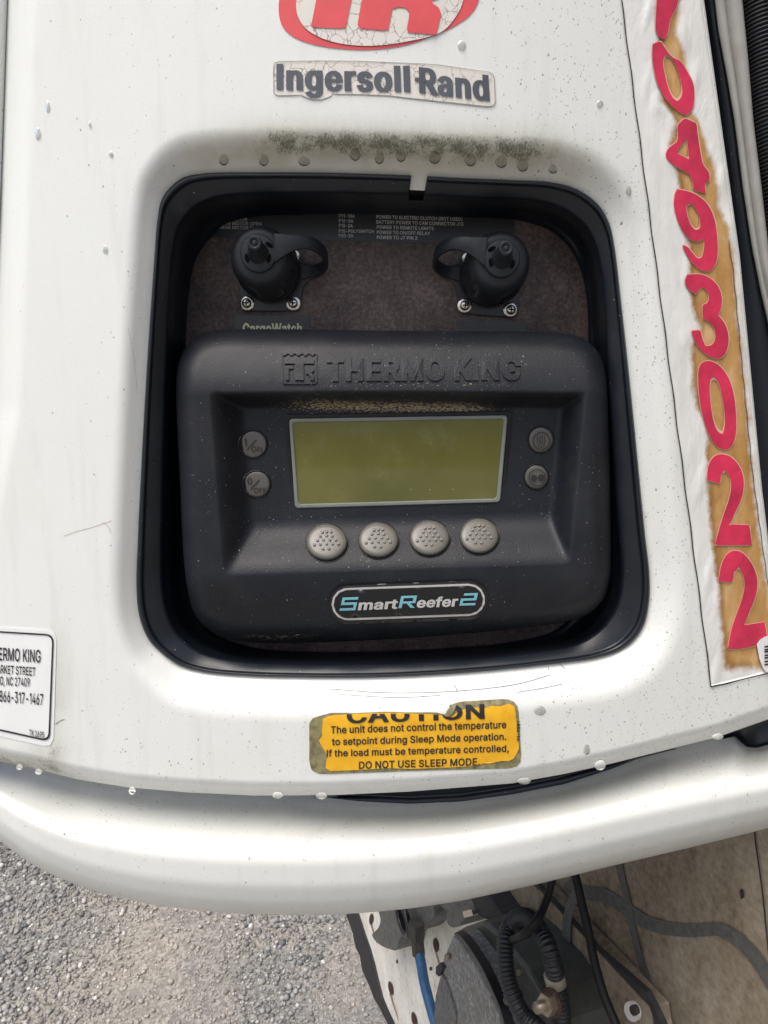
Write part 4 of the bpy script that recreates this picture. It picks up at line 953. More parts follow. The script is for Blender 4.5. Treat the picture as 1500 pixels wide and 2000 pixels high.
# ------------------------------------------------------------------ decals on the door
oval = [(556, -60), (546, -10), (545, 30), (552, 52), (570, 70), (600, 83), (640, 92), (700, 97), (750, 95), (800, 86), (833, 75), (870, 60), (900, 43), (920, 27), (933, 7), (938, -20), (930, -70), (900, -130), (840, -170), (740, -190), (650, -165), (590, -115)]
logo = sheet('maker_emblem', [catmull(oval, True, 5)], D, .0004, M['red_ink'], unit, spacing=16, smooth=True, depth=.0006)
oval_in = [(590, -50), (579, 0), (579, 20), (585, 40), (600, 58), (625, 73), (660, 84), (700, 89), (750, 88), (800, 80), (840, 71), (866, 60), (885, 40), (900, 15), (906, -5), (908, -30), (895, -80), (860, -125), (800, -150), (730, -160), (650, -135), (610, -95)]
sheet('emblem_field', [catmull(oval_in, True, 5)], D, .0008, M['cracked'], logo, spacing=16, smooth=True)
sheet('lettering', [[(635, -90), (607, 53), (675, 56), (704, -90)]], D, .0012, M['red_ink'], logo, spacing=14)
sheet('lettering', [[(722, -90), (697, 55), (758, 60), (767, 14), (786, 14), (794, 15), (799, 20), (800, 28), (793, 63), (852, 68), (862, 27), (859, 16), (853, 12), (840, 3), (858, -3), (872, -14), (882, -40), (880, -65), (868, -84), (850, -90)]],
      D, .0012, M['red_ink'], logo, spacing=14)

nm = [(533, 132), (536, 122), (546, 119), (620, 118), (700, 118.5), (850, 125), (955, 140), (963, 144), (966, 151), (968, 200), (965, 207), (955, 209), (800, 192), (760, 187), (700, 184.5), (652, 184), (642, 190), (628, 195), (614, 195), (600, 192), (588, 186), (541, 187), (534, 183)]
nmo = sheet('name_decal', [nm], D, .0004, M['cracked'], unit, spacing=12, smooth=True, depth=.0006)
sheet('decal_edge', [nm, (np.array([751, 160]) + (np.array(nm) - [751, 160]) * [.9945, .965])[::-1]], D, .0009, M['grey_ink'], nmo)
lettering('lettering', [('Ingersoll', (540, 174), (802, 178), (540, 126), (800, 130)), ('Rand', (819, 180), (957, 196), (818, 132), (954, 148))], 0, 0, 0, 0, D, .0009, M['slate_ink'], nmo, bold=(25, 7), track=5)
sheet('lettering', [[(810, 151), (832, 153), (832, 160.5), (810, 158.5)]], D, .0010, M['slate_ink'], nmo)

# address sticker at the left edge
adr = sheet('address_sticker', [rrect([(-120, 1217), (111, 1231), (104, 1461), (-120, 1412)], 20)], D, .0004, M['label_white'], unit, spacing=14, smooth=True, depth=.0006)
o1 = rrect([(-112, 1226), (105, 1239), (97, 1449), (-112, 1403)], 16); o2 = rrect([(-109, 1229), (102, 1242), (94, 1445), (-109, 1400)], 14)
sheet('border_line', [o1, o2[::-1]], D, .0010, M['black_ink'], adr, spacing=6)
lettering('lettering', [('THERMO KING', (-24, 1288), (79, 1294), (-24, 1264), (79, 1270)), ('MARKET STREET', (-15, 1314), (69, 1320), (-15, 1298), (69, 1304)),
                        ('GREENSBORO, NC 27409', (-57, 1334), (58, 1341), (-57, 1318), (58, 1325)), ('1-866-317-1467', (-14, 1369), (84, 1377), (-14, 1348), (84, 1356)), ('TK 2695', (57, 1436), (86, 1441.5), (57, 1425), (86, 1430))],
          0, 0, 0, 0, D, .0010, M['black_ink'], adr, bold=(4, 6))

# caution sticker
out = [(604, 1412), (610, 1403), (632, 1396), (648, 1392), (700, 1392.5), (752, 1390), (800, 1391.5), (850, 1391), (866, 1395), (872, 1398), (879, 1384), (887, 1373), (900, 1370), (985, 1365), (1000, 1367), (1010, 1376), (1013, 1390), (1018, 1478), (1016, 1492), (1006, 1499), (990, 1501), (800, 1506), (640, 1512), (620, 1511), (608, 1504), (604, 1488)]
cau = sheet('caution_sticker', [out], D, .0004, M['olive'], unit, spacing=12, smooth=True, depth=.0006)
yel = [(630, 1404), (645, 1397), (700, 1394), (752, 1392), (800, 1393), (862, 1396), (874, 1399.5), (884, 1399), (896, 1388), (908, 1384), (928, 1381), (950, 1383), (962, 1377), (975, 1380), (995, 1374), (1004, 1378), (1007, 1390), (1011, 1430), (1014, 1466), (1004, 1479), (1000, 1487), (975, 1486), (962, 1491), (945, 1491), (930, 1496), (880, 1499), (800, 1502), (760, 1500), (700, 1504), (640, 1506), (634, 1497), (640, 1478), (634, 1466), (624, 1452), (622, 1444), (631, 1436), (627, 1422), (632, 1412)]
sheet('printed_area', [yel], D, .0009, M['yellow'], cau, spacing=12, smooth=True)
lettering('lettering', [('The unit does not control the temperature', (646, 1432.5), (989, 1422), (646, 1419), (989, 1408.5)), ('to setpoint during Sleep Mode operation.', (648, 1455.5), (989, 1445), (648, 1442.5), (989, 1432)),
                        ('If the load must be temperature controlled,', (638, 1478), (994, 1468), (638, 1465), (994, 1455)), ('DO NOT USE SLEEP MODE.', (701, 1501.5), (937, 1494.5), (701, 1488), (937, 1481)),
                        ('91-9581', (1016, 1447), (1016, 1409), (1009.5, 1447), (1009.5, 1409))], 0, 0, 0, 0, D, .0013, M['black_ink'], cau, bold=(9, 8))
lettering('lettering', 'CAUTION', (677, 1412), (947, 1403), (677, 1384), (946, 1376), D, .0014, M['black_ink'], cau, bold=(15, 10), track=4, cut=[(600, 1397), (700, 1394.5), (780, 1393.5), (860, 1396), (877, 1400), (879, 1360)])
sheet('peeled_flap', [[(868, 1399), (874, 1387), (882, 1376), (893, 1372), (889, 1383), (884, 1394), (876, 1400)]], D, .0022, M['olive'], cau, depth=.0004)

# number strip on the right edge
STAIN = [(-600, 1210, 1240), (-150, 1275, 1330), (0, 1280, 1327), (60, 1282, 1320), (100, 1284, 1336), (200, 1290, 1352), (225, 1313, 1355), (240, 1320, 1364), (280, 1306, 1378), (330, 1318, 1398), (360, 1326, 1403), (400, 1335, 1403), (450, 1338, 1424), (490, 1345, 1432), (560, 1345, 1438), (600, 1350, 1441), (640, 1366, 1444), (680, 1350, 1448), (760, 1354, 1456), (800, 1362, 1460), (830, 1382, 1463), (880, 1378, 1468), (950, 1382, 1473), (1050, 1388, 1487), (1150, 1402, 1500), (1250, 1410, 1516), (1296, 1414, 1522)]


def build_strip():
    ns, nt = 70, 420
    s = np.linspace(0, 1, ns); t = np.linspace(0, 1, nt)
    S, T = np.meshgrid(s, t)
    vl = -600 + T * 1941; vr = -600 + T * 1906
    ul = 1215 + 175 * vl / 1340 + 1.5 * np.sin(vl * .05); ur = edge_x(DOOR_RIGHT, vr) - 3
    U = ul + (ur - ul) * S; V = vl + (vr - vl) * S
    lo = np.interp(V, [a[0] for a in STAIN], [a[1] for a in STAIN]); hi = np.interp(V, [a[0] for a in STAIN], [a[2] for a in STAIN])
    dist = np.minimum(U - lo, hi - U)
    dist = np.where(V > 1285, np.minimum(dist, (1306 - V) * .8), dist)
    stain = np.clip(.45 + dist / 30, 0, 1); rim = np.exp(-((np.clip(dist, 0, 99) - 4) / 7) ** 2) * np.where(U - lo < hi - U, 1, .35)
    lump = np.sin(V * .043 + 2 * np.sin(U * .05)) * np.sin(U * .09 + V * .011) * .0006 * np.clip(1 - np.abs(dist + 14) / 26, 0, 1)
    P = D(U.ravel(), V.ravel(), .0006 + np.clip(lump.ravel(), 0, 1) * 1.4)
    # thickness along the outside
    base = D(U.ravel(), V.ravel(), -.0006)
    F = [tuple(f) for f in grid_faces(nt, ns, False)]
    loop = list(range(ns)) + [i * ns + ns - 1 for i in range(1, nt)] + [(nt - 1) * ns + i for i in range(ns - 2, -1, -1)] + [i * ns for i in range(nt - 2, 0, -1)]
    n = ns * nt
    F += [(a, loop[(i + 1) % len(loop)], loop[(i + 1) % len(loop)] + n, a + n) for i, a in enumerate(loop)]
    o = make('number_strip', np.vstack([P, base]), F, M['strip'], unit, attrs={'stain': np.r_[stain.ravel(), stain.ravel()], 'rim': np.r_[rim.ravel(), rim.ravel()]})
    return o


strip = build_strip()
edge_l = [(1215 + 175 * v / 1340 - 1 + .8 * math.sin(v * .05 + 1), v) for v in np.linspace(-600, 1342, 80)]
sheet('strip_edge', [ribbon2(edge_l, 2.2)], D, .0011, M['seam'], strip)
sheet('strip_edge', [ribbon2([(1389, 1341), (1420, 1335), (1450, 1327), (1500, 1315)], [2.5, 3.0, 1.6, 1.5])], D, .0011, M['seam'], strip)
sheet('strip_edge', [ribbon2([(edge_x([(1395, 300), (1432, 525), (1452, 740), (1470, 925), (1497, 1120), (1530, 1300)], v) + .8 * math.sin(v * .11), v) for v in np.linspace(470, 1290, 60)], 1.5)], D, .0014, M['slate_ink'], strip)

z = lambda pts, oy=0: [(1150 + a / 4, (b + oy) / 4) for a, b in pts]
DIG = [
    ([(600, -640), (560, -300), (530, 0), (523, 150), (520, 230), (545, 285), (590, 312), (620, 270), (634, 150), (684, 60), (702, 0), (740, -300), (700, -640)], None, 0),
    ([(500, 345), (560, 318), (600, 380), (655, 455), (720, 468), (770, 560), (820, 650), (828, 760), (812, 862), (760, 902), (700, 872), (640, 820), (580, 740), (530, 640), (505, 520), (494, 420)],
     [(588, 440), (605, 424), (632, 436), (670, 482), (708, 580), (735, 690), (725, 762), (690, 792), (650, 760), (615, 670), (590, 560), (578, 490)], 0),
    ([(745, 925), (770, 928), (842, 962), (852, 1060), (872, 1180), (890, 1290), (946, 1345), (942, 1412), (905, 1430), (915, 1512), (822, 1482), (805, 1370), (730, 1330), (640, 1270), (600, 1230), (606, 1180), (640, 1140), (690, 1110), (700, 1060), (688, 980), (720, 950)],
     [(765, 1072), (785, 1245), (735, 1220), (678, 1188), (720, 1140)], 0),
    ([(690, 1478), (760, 1488), (850, 1520), (930, 1590), (980, 1690), (1003, 1820), (1011, 1990), (988, 2075), (950, 2118), (890, 2120), (820, 2070), (755, 1975), (732, 1912), (770, 1925), (800, 1960), (850, 2022), (885, 2010), (903, 1930), (900, 1866), (850, 1890), (790, 1870), (740, 1820), (690, 1720), (663, 1600), (670, 1520)],
     [(764, 1600), (800, 1588), (840, 1630), (870, 1710), (872, 1780), (840, 1800), (800, 1770), (775, 1700), (760, 1640)], 0),
    ([(770, 345), (870, 338), (950, 368), (1020, 440), (1046, 540), (1030, 625), (1008, 660), (1065, 720), (1096, 820), (1086, 930), (1050, 988), (1000, 1006), (930, 980), (860, 920), (815, 840), (802, 783), (872, 778), (885, 840), (910, 900), (950, 905), (985, 870), (992, 800), (970, 740), (935, 708), (892, 692), (888, 580), (925, 570), (942, 530), (930, 470), (890, 440), (860, 460), (842, 497), (795, 475), (758, 430), (750, 390)], None, 1800),
    ([(858, 1060), (900, 1020), (960, 1018), (1030, 1060), (1090, 1140), (1130, 1250), (1150, 1400), (1156, 1550), (1136, 1660), (1090, 1716), (1030, 1710), (980, 1670), (930, 1580), (890, 1460), (865, 1320), (853, 1180)],
     [(948, 1160), (975, 1138), (1010, 1170), (1040, 1270), (1060, 1400), (1066, 1520), (1048, 1590), (1010, 1580), (975, 1500), (955, 1380), (943, 1250)], 1800),
    ([(925, 150), (928, 60), (948, 0), (985, -45), (1050, -55), (1120, -30), (1180, 40), (1212, 130), (1212, 220), (1190, 310), (1145, 400), (1103, 496), (1255, 500), (1276, 658), (985, 660), (1010, 560), (1060, 400), (1100, 290), (1117, 190), (1100, 110), (1062, 73), (1033, 110), (1025, 180)], None, 3600),
    ([(1014, 942), (1028, 830), (1070, 730), (1130, 695), (1200, 710), (1270, 790), (1310, 880), (1322, 970), (1300, 1080), (1255, 1180), (1213, 1286), (1375, 1258), (1397, 1400), (1320, 1440), (1200, 1470), (1085, 1472), (1110, 1330), (1150, 1210), (1200, 1080), (1222, 970), (1207, 880), (1170, 833), (1133, 870), (1125, 950)], None, 3600)]
for body, hole, oy in DIG:
    cs = [soften(z(body, oy), 2)]
    rim = []
    if hole: cs.append(soften(z(hole, oy), 2))
    if hole and True:
        # hole wound the other way round
        ar = lambda P: np.sum(P[:, 0] * np.roll(P[:, 1], -1) - P[:, 1] * np.roll(P[:, 0], -1))
        if ar(cs[0]) * ar(cs[1]) > 0: cs[1] = cs[1][::-1]
    sheet('digit', cs, D, .0017, M['red_edge'], strip, spacing=9, smooth=True, depth=.0008)
    # pale torn edge of the vinyl round the digit
    cen = cs[0].mean(0)
    ot = cs[0] + normals2(cs[0]) * (1.5 if np.sum((cs[0] + normals2(cs[0]) - cen) ** 2) > np.sum((cs[0] - cen) ** 2) else -1.5)
    sheet('digit_border', [ot] + ([cs[0].mean(0) * 0 + cs[1].mean(0) + (cs[1] - cs[1].mean(0)) * .9] if hole else []), D, .0012, M['torn_edge'], strip, spacing=9, smooth=True)
bar = sheet('barcode_sticker', [[(1478, 1258), (1486, 1247), (1503, 1240), (1530, 1236), (1534, 1309), (1494, 1313), (1484, 1290)]], D, .0026, M['label_white'], unit, spacing=10, depth=.0006)
sheet('bar_print', [[(1493, y), (1506, y - 2), (1506, y + 1.2), (1493.5, y + 3)] for y in (1262, 1268, 1272, 1279, 1284, 1291, 1297)], D, .0031, M['black_ink'], bar)

for path, w, mt in (([(124, 1047), (150, 1038), (180, 1030), (218, 1017)], .8, 'scratch_tan'), ([(200, 1020), (212, 1030), (216, 1041)], .7, 'grey_ink'), ([(640, 1345), (760, 1353), (900, 1349), (1010, 1336), (1075, 1318)], .9, 'slate_ink'),
                    ([(660, 1356), (780, 1362), (860, 1358)], .8, 'slate_ink'), ([(886, 1336), (891, 1344), (893, 1352)], .9, 'seam'), ([(1010, 1352), (1060, 1344), (1098, 1336)], .8, 'slate_ink'), ([(1090, 1292), (1097, 1300), (1103, 1306)], .9, 'seam'), ([(250, 640), (262, 700), (268, 770)], .4, 'grey_ink'), ([(108, 1415), (118, 1408), (126, 1405)], 1.0, 'seam')):
    sheet('scratch', [ribbon2(catmull(path, False, 8), w)], D, .0003, M[mt], unit)

# ------------------------------------------------------------------ lower panel, hidden body, right rail, left panel
CREASE = [(-260, 1440), (-80, 1500), (0, 1548), (60, 1584), (150, 1616), (300, 1640), (450, 1650), (600, 1651), (750, 1646), (900, 1633), (1100, 1596), (1300, 1553), (1500, 1516), (1700, 1474)]
LOWER = [(-260, 1490), (-140, 1545), (-80, 1582), (0, 1642), (60, 1690), (120, 1718), (200, 1746), (300, 1768), (400, 1780), (500, 1786), (600, 1788), (700, 1784), (800, 1775), (900, 1760), (1050, 1727), (1200, 1690), (1350, 1655), (1500, 1618), (1700, 1560)]
UPPER = [(-260, 1395), (0, 1470), (150, 1505), (370, 1532), (560, 1540), (630, 1553), (700, 1561), (800, 1566), (900, 1561), (1000, 1546), (1100, 1525), (1200, 1492), (1300, 1452), (1400, 1428), (1436, 1420), (1446, 1431), (1458, 1441), (1478, 1443), (1500, 1437), (1600, 1410), (1700, 1330)]


def build_lower():
    us = np.linspace(-260, 1700, 560)
    g, c, b = (interp(us, k) for k in (UPPER, CREASE, LOWER))
    # smooth the piecewise runs
    def sm(y, w=45):
        k = np.hanning(w); k /= k.sum()
        return np.convolve(np.pad(y, w // 2, 'edge'), k, 'valid')
    c, b = sm(c), sm(b)
    bul = -((us - 700) * MPP) ** 2 / 1.9 - .06 * (np.clip(90 - us, 0, 400) / 260) ** 2
    ws = np.r_[np.linspace(-.06, 1, 26), np.linspace(1, 2, 34)[1:]]
    hp = np.interp(ws, [-.06, 0, .3, .8, 1.0, 1.25, 1.6, 1.85, 1.95, 2.0], [-.055, -.050, -.040, -.012, -.001, .003, .002, -.004, -.011, -.018])
    k = np.hanning(9); k /= k.sum()
    hp = np.r_[hp[:4], np.convolve(hp, k, 'valid'), hp[-4:]]
    rows = []
    for w, h in zip(ws, hp):
        v = g + (c - g) * w if w <= 1 else c + (b - c) * (w - 1)
        rows.append(L(us, v, bul + h))
    rows.append(L(us, b - 6, bul - .05)); rows.append(L(us, b - 14, bul - .11))
    P = np.array(rows)
    U2 = np.tile(us, len(rows)); wv = np.repeat(np.r_[ws, 2, 2], len(us))
    n = len(U2)
    tan = np.clip(.35 * np.exp(-((wv - .25) / .5) ** 2) + .22 * np.exp(-((wv - 1.95) / .2) ** 2), 0, 1)
    speck = .09 + .2 * np.exp(-((wv - .4) / .5) ** 2)
    return make('lower_panel', P.reshape(-1, 3), grid_faces(P.shape[0], P.shape[1], False), M['paint'], unit, attrs={'mildew': np.zeros(n), 'tan': tan, 'speck': speck})


build_lower()
us = np.linspace(500, 1320, 60)
tv = interp(us, DOOR_BOTTOM); gv = interp(us, UPPER)
seal_rows = [L(us, tv - 16, np.full(60, -.036)), L(us, np.maximum(tv + 2, gv - 12), np.full(60, -.052)), L(us, np.maximum(gv - 6, tv + 3), np.full(60, -.051)), L(us, gv + 3, np.full(60, -.047)), L(us, gv + 8, np.full(60, -.056))]
A = np.array(seal_rows)
make('door_seal', A.reshape(-1, 3), grid_faces(5, 60, False), M['rubber'], unit)
us = np.linspace(1405, 1620, 40)
A = np.array([L(us, interp(us, DOOR_BOTTOM) - 22, np.full(40, -.055)), L(us, interp(us, UPPER) + 10, np.full(40, -.070)), L(us, interp(us, UPPER) + 18, np.full(40, -.060))])
make('latch_recess', A.reshape(-1, 3), grid_faces(3, 40, False), M['rubber'], unit)


def slab(name, a0, a1, b0, b1, h0, h1, mat, parent):
    """box in the door panel's own directions"""
    V = [P0 + PX * a + PU * b + PN * h for h in (h0, h1) for b in (b0, b1) for a in (a0, a1)]
    F = [(0, 2, 3, 1), (4, 5, 7, 6), (0, 1, 5, 4), (2, 6, 7, 3), (0, 4, 6, 2), (1, 3, 7, 5)]
    return make(name, V, F, mat, parent, smooth=False)


slab('unit_body', -.24, .215, -.225, .75, -.36, -.118, M['dark'], unit)
# left neighbour panel
vv = np.linspace(-600, 1520, 60); ex = edge_x(DOOR_LEFT, vv)
A = np.array([L(ex - 420, vv, np.full(60, -.075)), L(ex - 120, vv, np.full(60, -.044)), L(ex - 8, vv, np.full(60, -.035)), L(ex + 8, vv, np.full(60, -.040)), L(ex + 10, vv, np.full(60, -.115))])
make('side_panel', A.reshape(-1, 3), grid_faces(5, 60, False), M['paint'], unit, attrs={'mildew': np.zeros(300), 'tan': np.full(300, .1), 'speck': np.full(300, .1)})

# the gap and the grey rail right of the door
RAIL_L = [(1300, -600), (1396, 0), (1403, 60), (1420, 150), (1435, 240), (1450, 360), (1468, 480), (1486, 570), (1530, 760), (1640, 1300)]
RAIL_R = [(1360, -600), (1450, 0), (1462, 120), (1472, 240), (1487, 360), (1504, 510), (1560, 760), (1680, 1300)]
vv = np.linspace(-600, 1300, 90)
dr, rl, rr = edge_x(DOOR_RIGHT, vv), edge_x(RAIL_L, vv), edge_x(RAIL_R, vv)
f90 = lambda h: np.full(90, h)
A = np.array([L(dr - 30, vv, f90(-.060)), L(dr + 4, vv, f90(-.050)), L(rl - 8, vv, f90(-.046)), L(rl + 2, vv, f90(-.046)), L(rl + 4, vv, f90(-.090))])
make('gap_seal', A.reshape(-1, 3), grid_faces(5, 90, False), M['rubber'], unit)
mid = rl * .62 + rr * .38
A = np.array([L(rl, vv, f90(-.075)), L(rl, vv, f90(-.040)), L(rl + 3, vv, f90(-.0375)), L(mid - 2, vv, f90(-.0365)), L(mid, vv, f90(-.0375)), L(mid + 1.5, vv, f90(-.0375)), L(mid + 4, vv, f90(-.0345)), L(rr - 4, vv, f90(-.033)), L(rr, vv, f90(-.036)), L(rr, vv, f90(-.075))])
make('side_rail', A.reshape(-1, 3), grid_faces(10, 90, False), M['grey_rail'], unit)
A = np.array([L(rr - 10, vv, f90(-.085)), L(rr + 130, vv, f90(-.085))])
make('rail_backing', A.reshape(-1, 3), grid_faces(2, 90, False), M['rubber'], unit)

# ====================================================================== water drops on the unit
def drop(u, v, ru, rv, hgt, surf, label, group):
    th = np.linspace(0, 2 * np.pi, 18, endpoint=False)
    rows = []
    for a in (1.0, .96, .86, .68, .42, .12):
        x = np.cos(th) * ru * a; y = np.sin(th) * rv * a
        y = y + (rv * .25) * (1 - a)                     # belly hangs low
        taper = 1 - .28 * np.clip(-np.sin(th), 0, 1)
        rows.append(surf(u + x * taper, v + y, (.28 if 'edge' in group else .6) * hgt * math.sqrt(max(0, 1 - a * a)) - .0001))
    V = np.vstack(rows); F = [tuple(f) for f in grid_faces(6, 18)] + [tuple(range(90, 108))]
    tag(make('water_drop', V, F, M['water']), label, 'water drop', group)


ORD = ['first', 'second', 'third', 'fourth', 'fifth', 'sixth', 'seventh', 'eighth', 'ninth', 'tenth', 'eleventh', 'twelfth', 'thirteenth', 'fourteenth']
row = [(437, 312, 10, 12), (515, 313, 10, 12), (594, 315, 12, 10), (694, 302, 11, 13), (741, 308, 10, 13), (783, 305, 10, 12), (849, 308, 12, 13), (919, 312, 12, 14), (979, 316, 12, 13), (1021, 322, 12, 14), (1080, 330, 9, 10)]
for i, (u, v, a, b) in enumerate(row):
    drop(u, v, a, b, .0022, D, f'{ORD[i]} water drop from the left in the row above the window', 'water drops in a row above the window')
hang = [(38, 1500, 8, 7), (75, 1509, 9, 7), (258, 1546, 9, 9), (542, 1555, 14, 8), (628, 1556, 14, 8), (1024, 1527, 16, 8), (1172, 1496, 14, 12), (1402, 1440, 14, 8)]
for i, (u, v, a, b) in enumerate(hang):
    drop(u, v - 2, a * .8, b * .9, .0030, D, f'{ORD[i]} water drop from the left along the lower edge of the door', 'water drops hanging from the door edge')
loose = [(902, 88, 9, 10, 'water drop beside the red oval emblem'), (74, 261, 6, 13, 'long water drop near the upper left edge of the door'), (93, 208, 4, 12, 'thin water trickle highest near the left edge of the door'),
         (175, 242, 3, 6, 'tiny water drop between the left door edge and the name decal'), (216, 300, 5, 6, 'small water drop left of the mildewed arch'), (1172, 202, 7, 7, 'water drop right of the name decal near the numbers'), (1228, 372, 6, 10, 'water drop outside the upper right window corner'),
         (1055, 1388, 12, 10, 'flat water drop right of the yellow sticker'), (1146, 1465, 7, 12, 'water drop running toward the lower door edge, right of the sticker'), (205, 487, 6, 8, 'water drop left of the window near its top')]
for u, v, a, b, lab in loose:
    drop(u, v, a, b, .0020, D, lab, 'single water drops on the white door')

# ====================================================================== the controller
ctl = empty('controller', L(np.array(770.), np.array(1250.), -.06), 'black plastic control panel with green screen, four round keys and a badge below', 'control panel')
CO = ring4([
    [(372, 668), (395, 653), (425, 645), (500, 643), (700, 645), (900, 647), (1050, 648), (1105, 652), (1138, 661), (1160, 677)],
    [(1160, 677), (1176, 702), (1184, 740), (1187, 800), (1190, 900), (1192, 1000), (1193, 1080), (1190, 1130), (1178, 1170), (1152, 1197)],
    [(1152, 1197), (1112, 1213), (1050, 1223), (900, 1238), (750, 1249), (600, 1255), (500, 1255), (442, 1247), (405, 1228)],
    [(405, 1228), (380, 1200), (366, 1150), (358, 1080), (352, 950), (347, 850), (344, 770), (347, 715), (356, 690), (372, 668)]], 130)
CO_N = normals2(CO)
sstep = lambda x, a, b: np.clip((x - a) / (b - a), 0, 1) ** 2 * (3 - 2 * np.clip((x - a) / (b - a), 0, 1))


def ctl_height(u, v):
    """front of the controller: a rim that leans back above and below, and a hooded hollow with a sloping sill"""
    sh = np.shape(u); u = np.ravel(np.asarray(u, float)); v = np.ravel(np.asarray(v, float))
    h = np.full(len(u), -.019)
    h -= .017 * (np.clip(772 - v, 0, 140) / 128) ** 1.6
    h -= .013 * (np.clip(v - 1125, 0, 140) / 125) ** 1.7
    h += .004 * sstep(v, 760, 1125)
    ul = np.interp(v, [760, 1125], [408, 436]); ur = np.interp(v, [760, 1125], [1146, 1112])
    top = np.clip((v - (764 + .00002 * (u - 770) ** 2)) / 34, 0, 1)
    bot = np.clip((1124 - .055 * (u - 440) * .6 - v) / 104, 0, 1)
    lf = np.clip((u - ul) / 72, 0, 1); rt = np.clip((ur - u) / 52, 0, 1)
    k = 14.0
    m = -np.log(np.exp(-k * top) + np.exp(-k * bot) + np.exp(-k * lf) + np.exp(-k * rt)) / k
    m = np.clip(m, 0, 1); m = m * m * (3 - 2 * m) * .55 + m * .45
    h -= .021 * m
    # shoulder at the outline
    d = np.empty(len(u))
    for i in range(0, len(u), 8000):
        d[i:i + 8000] = np.sqrt(((u[i:i + 8000, None] - CO[None, ::2, 0]) ** 2 + (v[i:i + 8000, None] - CO[None, ::2, 1]) ** 2).min(1))
    x = np.clip(1 - d / 40, 0, 1)
    h -= .0145 * (1 - np.sqrt(np.clip(1 - x * x * .985, 0, 1)))
    return h.reshape(sh)


def K(u, v, off=0.0):
    return L(u, v, ctl_height(u, v) + off)


def build_housing():
    rows = [CO - CO_N * s for s in (0, 1, 2, 3.5, 5.5, 8, 11, 14, 18, 22, 26, 31, 36, 41)]
    last = rows[-1]
    core = np.stack([np.clip(CO[:, 0], 640, 900), np.clip(CO[:, 1], 940, 960)], 1)
    for t in np.linspace(0, 1, 96)[1:]:
        rows.append(last * (1 - t) + core * t)
    P = np.array(rows); nr, nc = P.shape[:2]
    U, V = P[..., 0].ravel(), P[..., 1].ravel()
    pts = K(U, V)
    back = CO - CO_N * 4
    hh = ctl_height(CO[:, 0], CO[:, 1])
    pts = np.vstack([L(back[:, 0], back[:, 1], np.full(nc, PLATE_H)), pts])
    F = [tuple(f) for f in grid_faces(nr + 1, nc)]
    F.append(tuple(range(nr * nc, (nr + 1) * nc)))
    dirt = np.exp(-((V - 795 - .02 * (U - 770)) / 16) ** 2) * sstep(U, 470, 640) * (1 - sstep(U, 900, 1040)) + .6 * np.exp(-((V - 1243 + .06 * np.clip(U - 550, 0, 900)) / 7) ** 2) * np.clip(np.exp(-((U - 540) / 120) ** 2) + .6 * np.exp(-((U - 1050) / 90) ** 2), 0, 1)
    dirt += .35 * np.exp(-((V - 752) / 14) ** 2) * sstep(U, 500, 640) * (1 - sstep(U, 980, 1120))
    return make('housing', pts, F, M['plastic'], ctl, attrs={'dirt': np.r_[np.zeros(nc), dirt]})


build_housing()

# screen
def KF(u, v, off=0.0):
    """flat floor of the hollow"""
    return L(u, v, -.0372 + np.zeros(np.shape(u)) + off)


q_in = rrect([(571, 825), (984, 818), (970, 974), (583, 985)], 7)
q_out = rrect([(564, 818), (992, 811), (977, 981), (576, 993)], 8)
scr = sheet('screen', [q_in], KF, .0012, M['screen'], ctl, spacing=None)
sheet('screen_frame', [q_out, q_in[::-1]], KF, .0022, M['screen_frame'], scr, depth=.004, normal=PN, bevel=.0006)
sheet('screen_recess', [rrect([(555, 809), (1001, 803), (985, 988), (570, 1002)], 9), q_out[::-1]], KF, .0006, M['gloss_black'], scr, depth=.004, normal=PN, bevel=.0004)


# emblem and lettering moulded into the hood
lettering('moulded_lettering', 'THERMO KING', (638, 742), (1018, 740), (638, 701), (1017, 700), K, .0011, M['plastic'], ctl, bold=(22, 14), track=6, depth=.0016, spacing=None)
wav = [(550 + i * 2.5, 690.5 + 2.3 * math.sin(i * 2.5 / 14.5 * 2 * math.pi)) for i in range(29)]
box_o = [(550, 691)] + wav[1:-1] + [(620, 691), (620, 745), (616, 750), (554, 750), (550, 746)]
bo = np.array(box_o); bi = np.array([585, 720]) + (bo - [585, 720]) * [.945, .935]
sheet('moulded_emblem', [bo, bi[::-1]], K, .0010, M['plastic'], ctl, depth=.0016)
sheet('moulded_emblem', [[(555, 702), (613, 702), (613, 710), (593, 710), (593, 742), (576, 742), (576, 710), (555, 710)],
                         [(558, 714), (572, 714), (572, 720), (564, 720), (564, 742), (558, 742)],
                         [(597, 714), (610, 714), (613, 718), (613, 724), (608, 728), (613, 734), (613, 742), (606, 742), (606, 735), (601, 730), (597, 730)]], K, .0012, M['plastic'], ctl, depth=.0018)


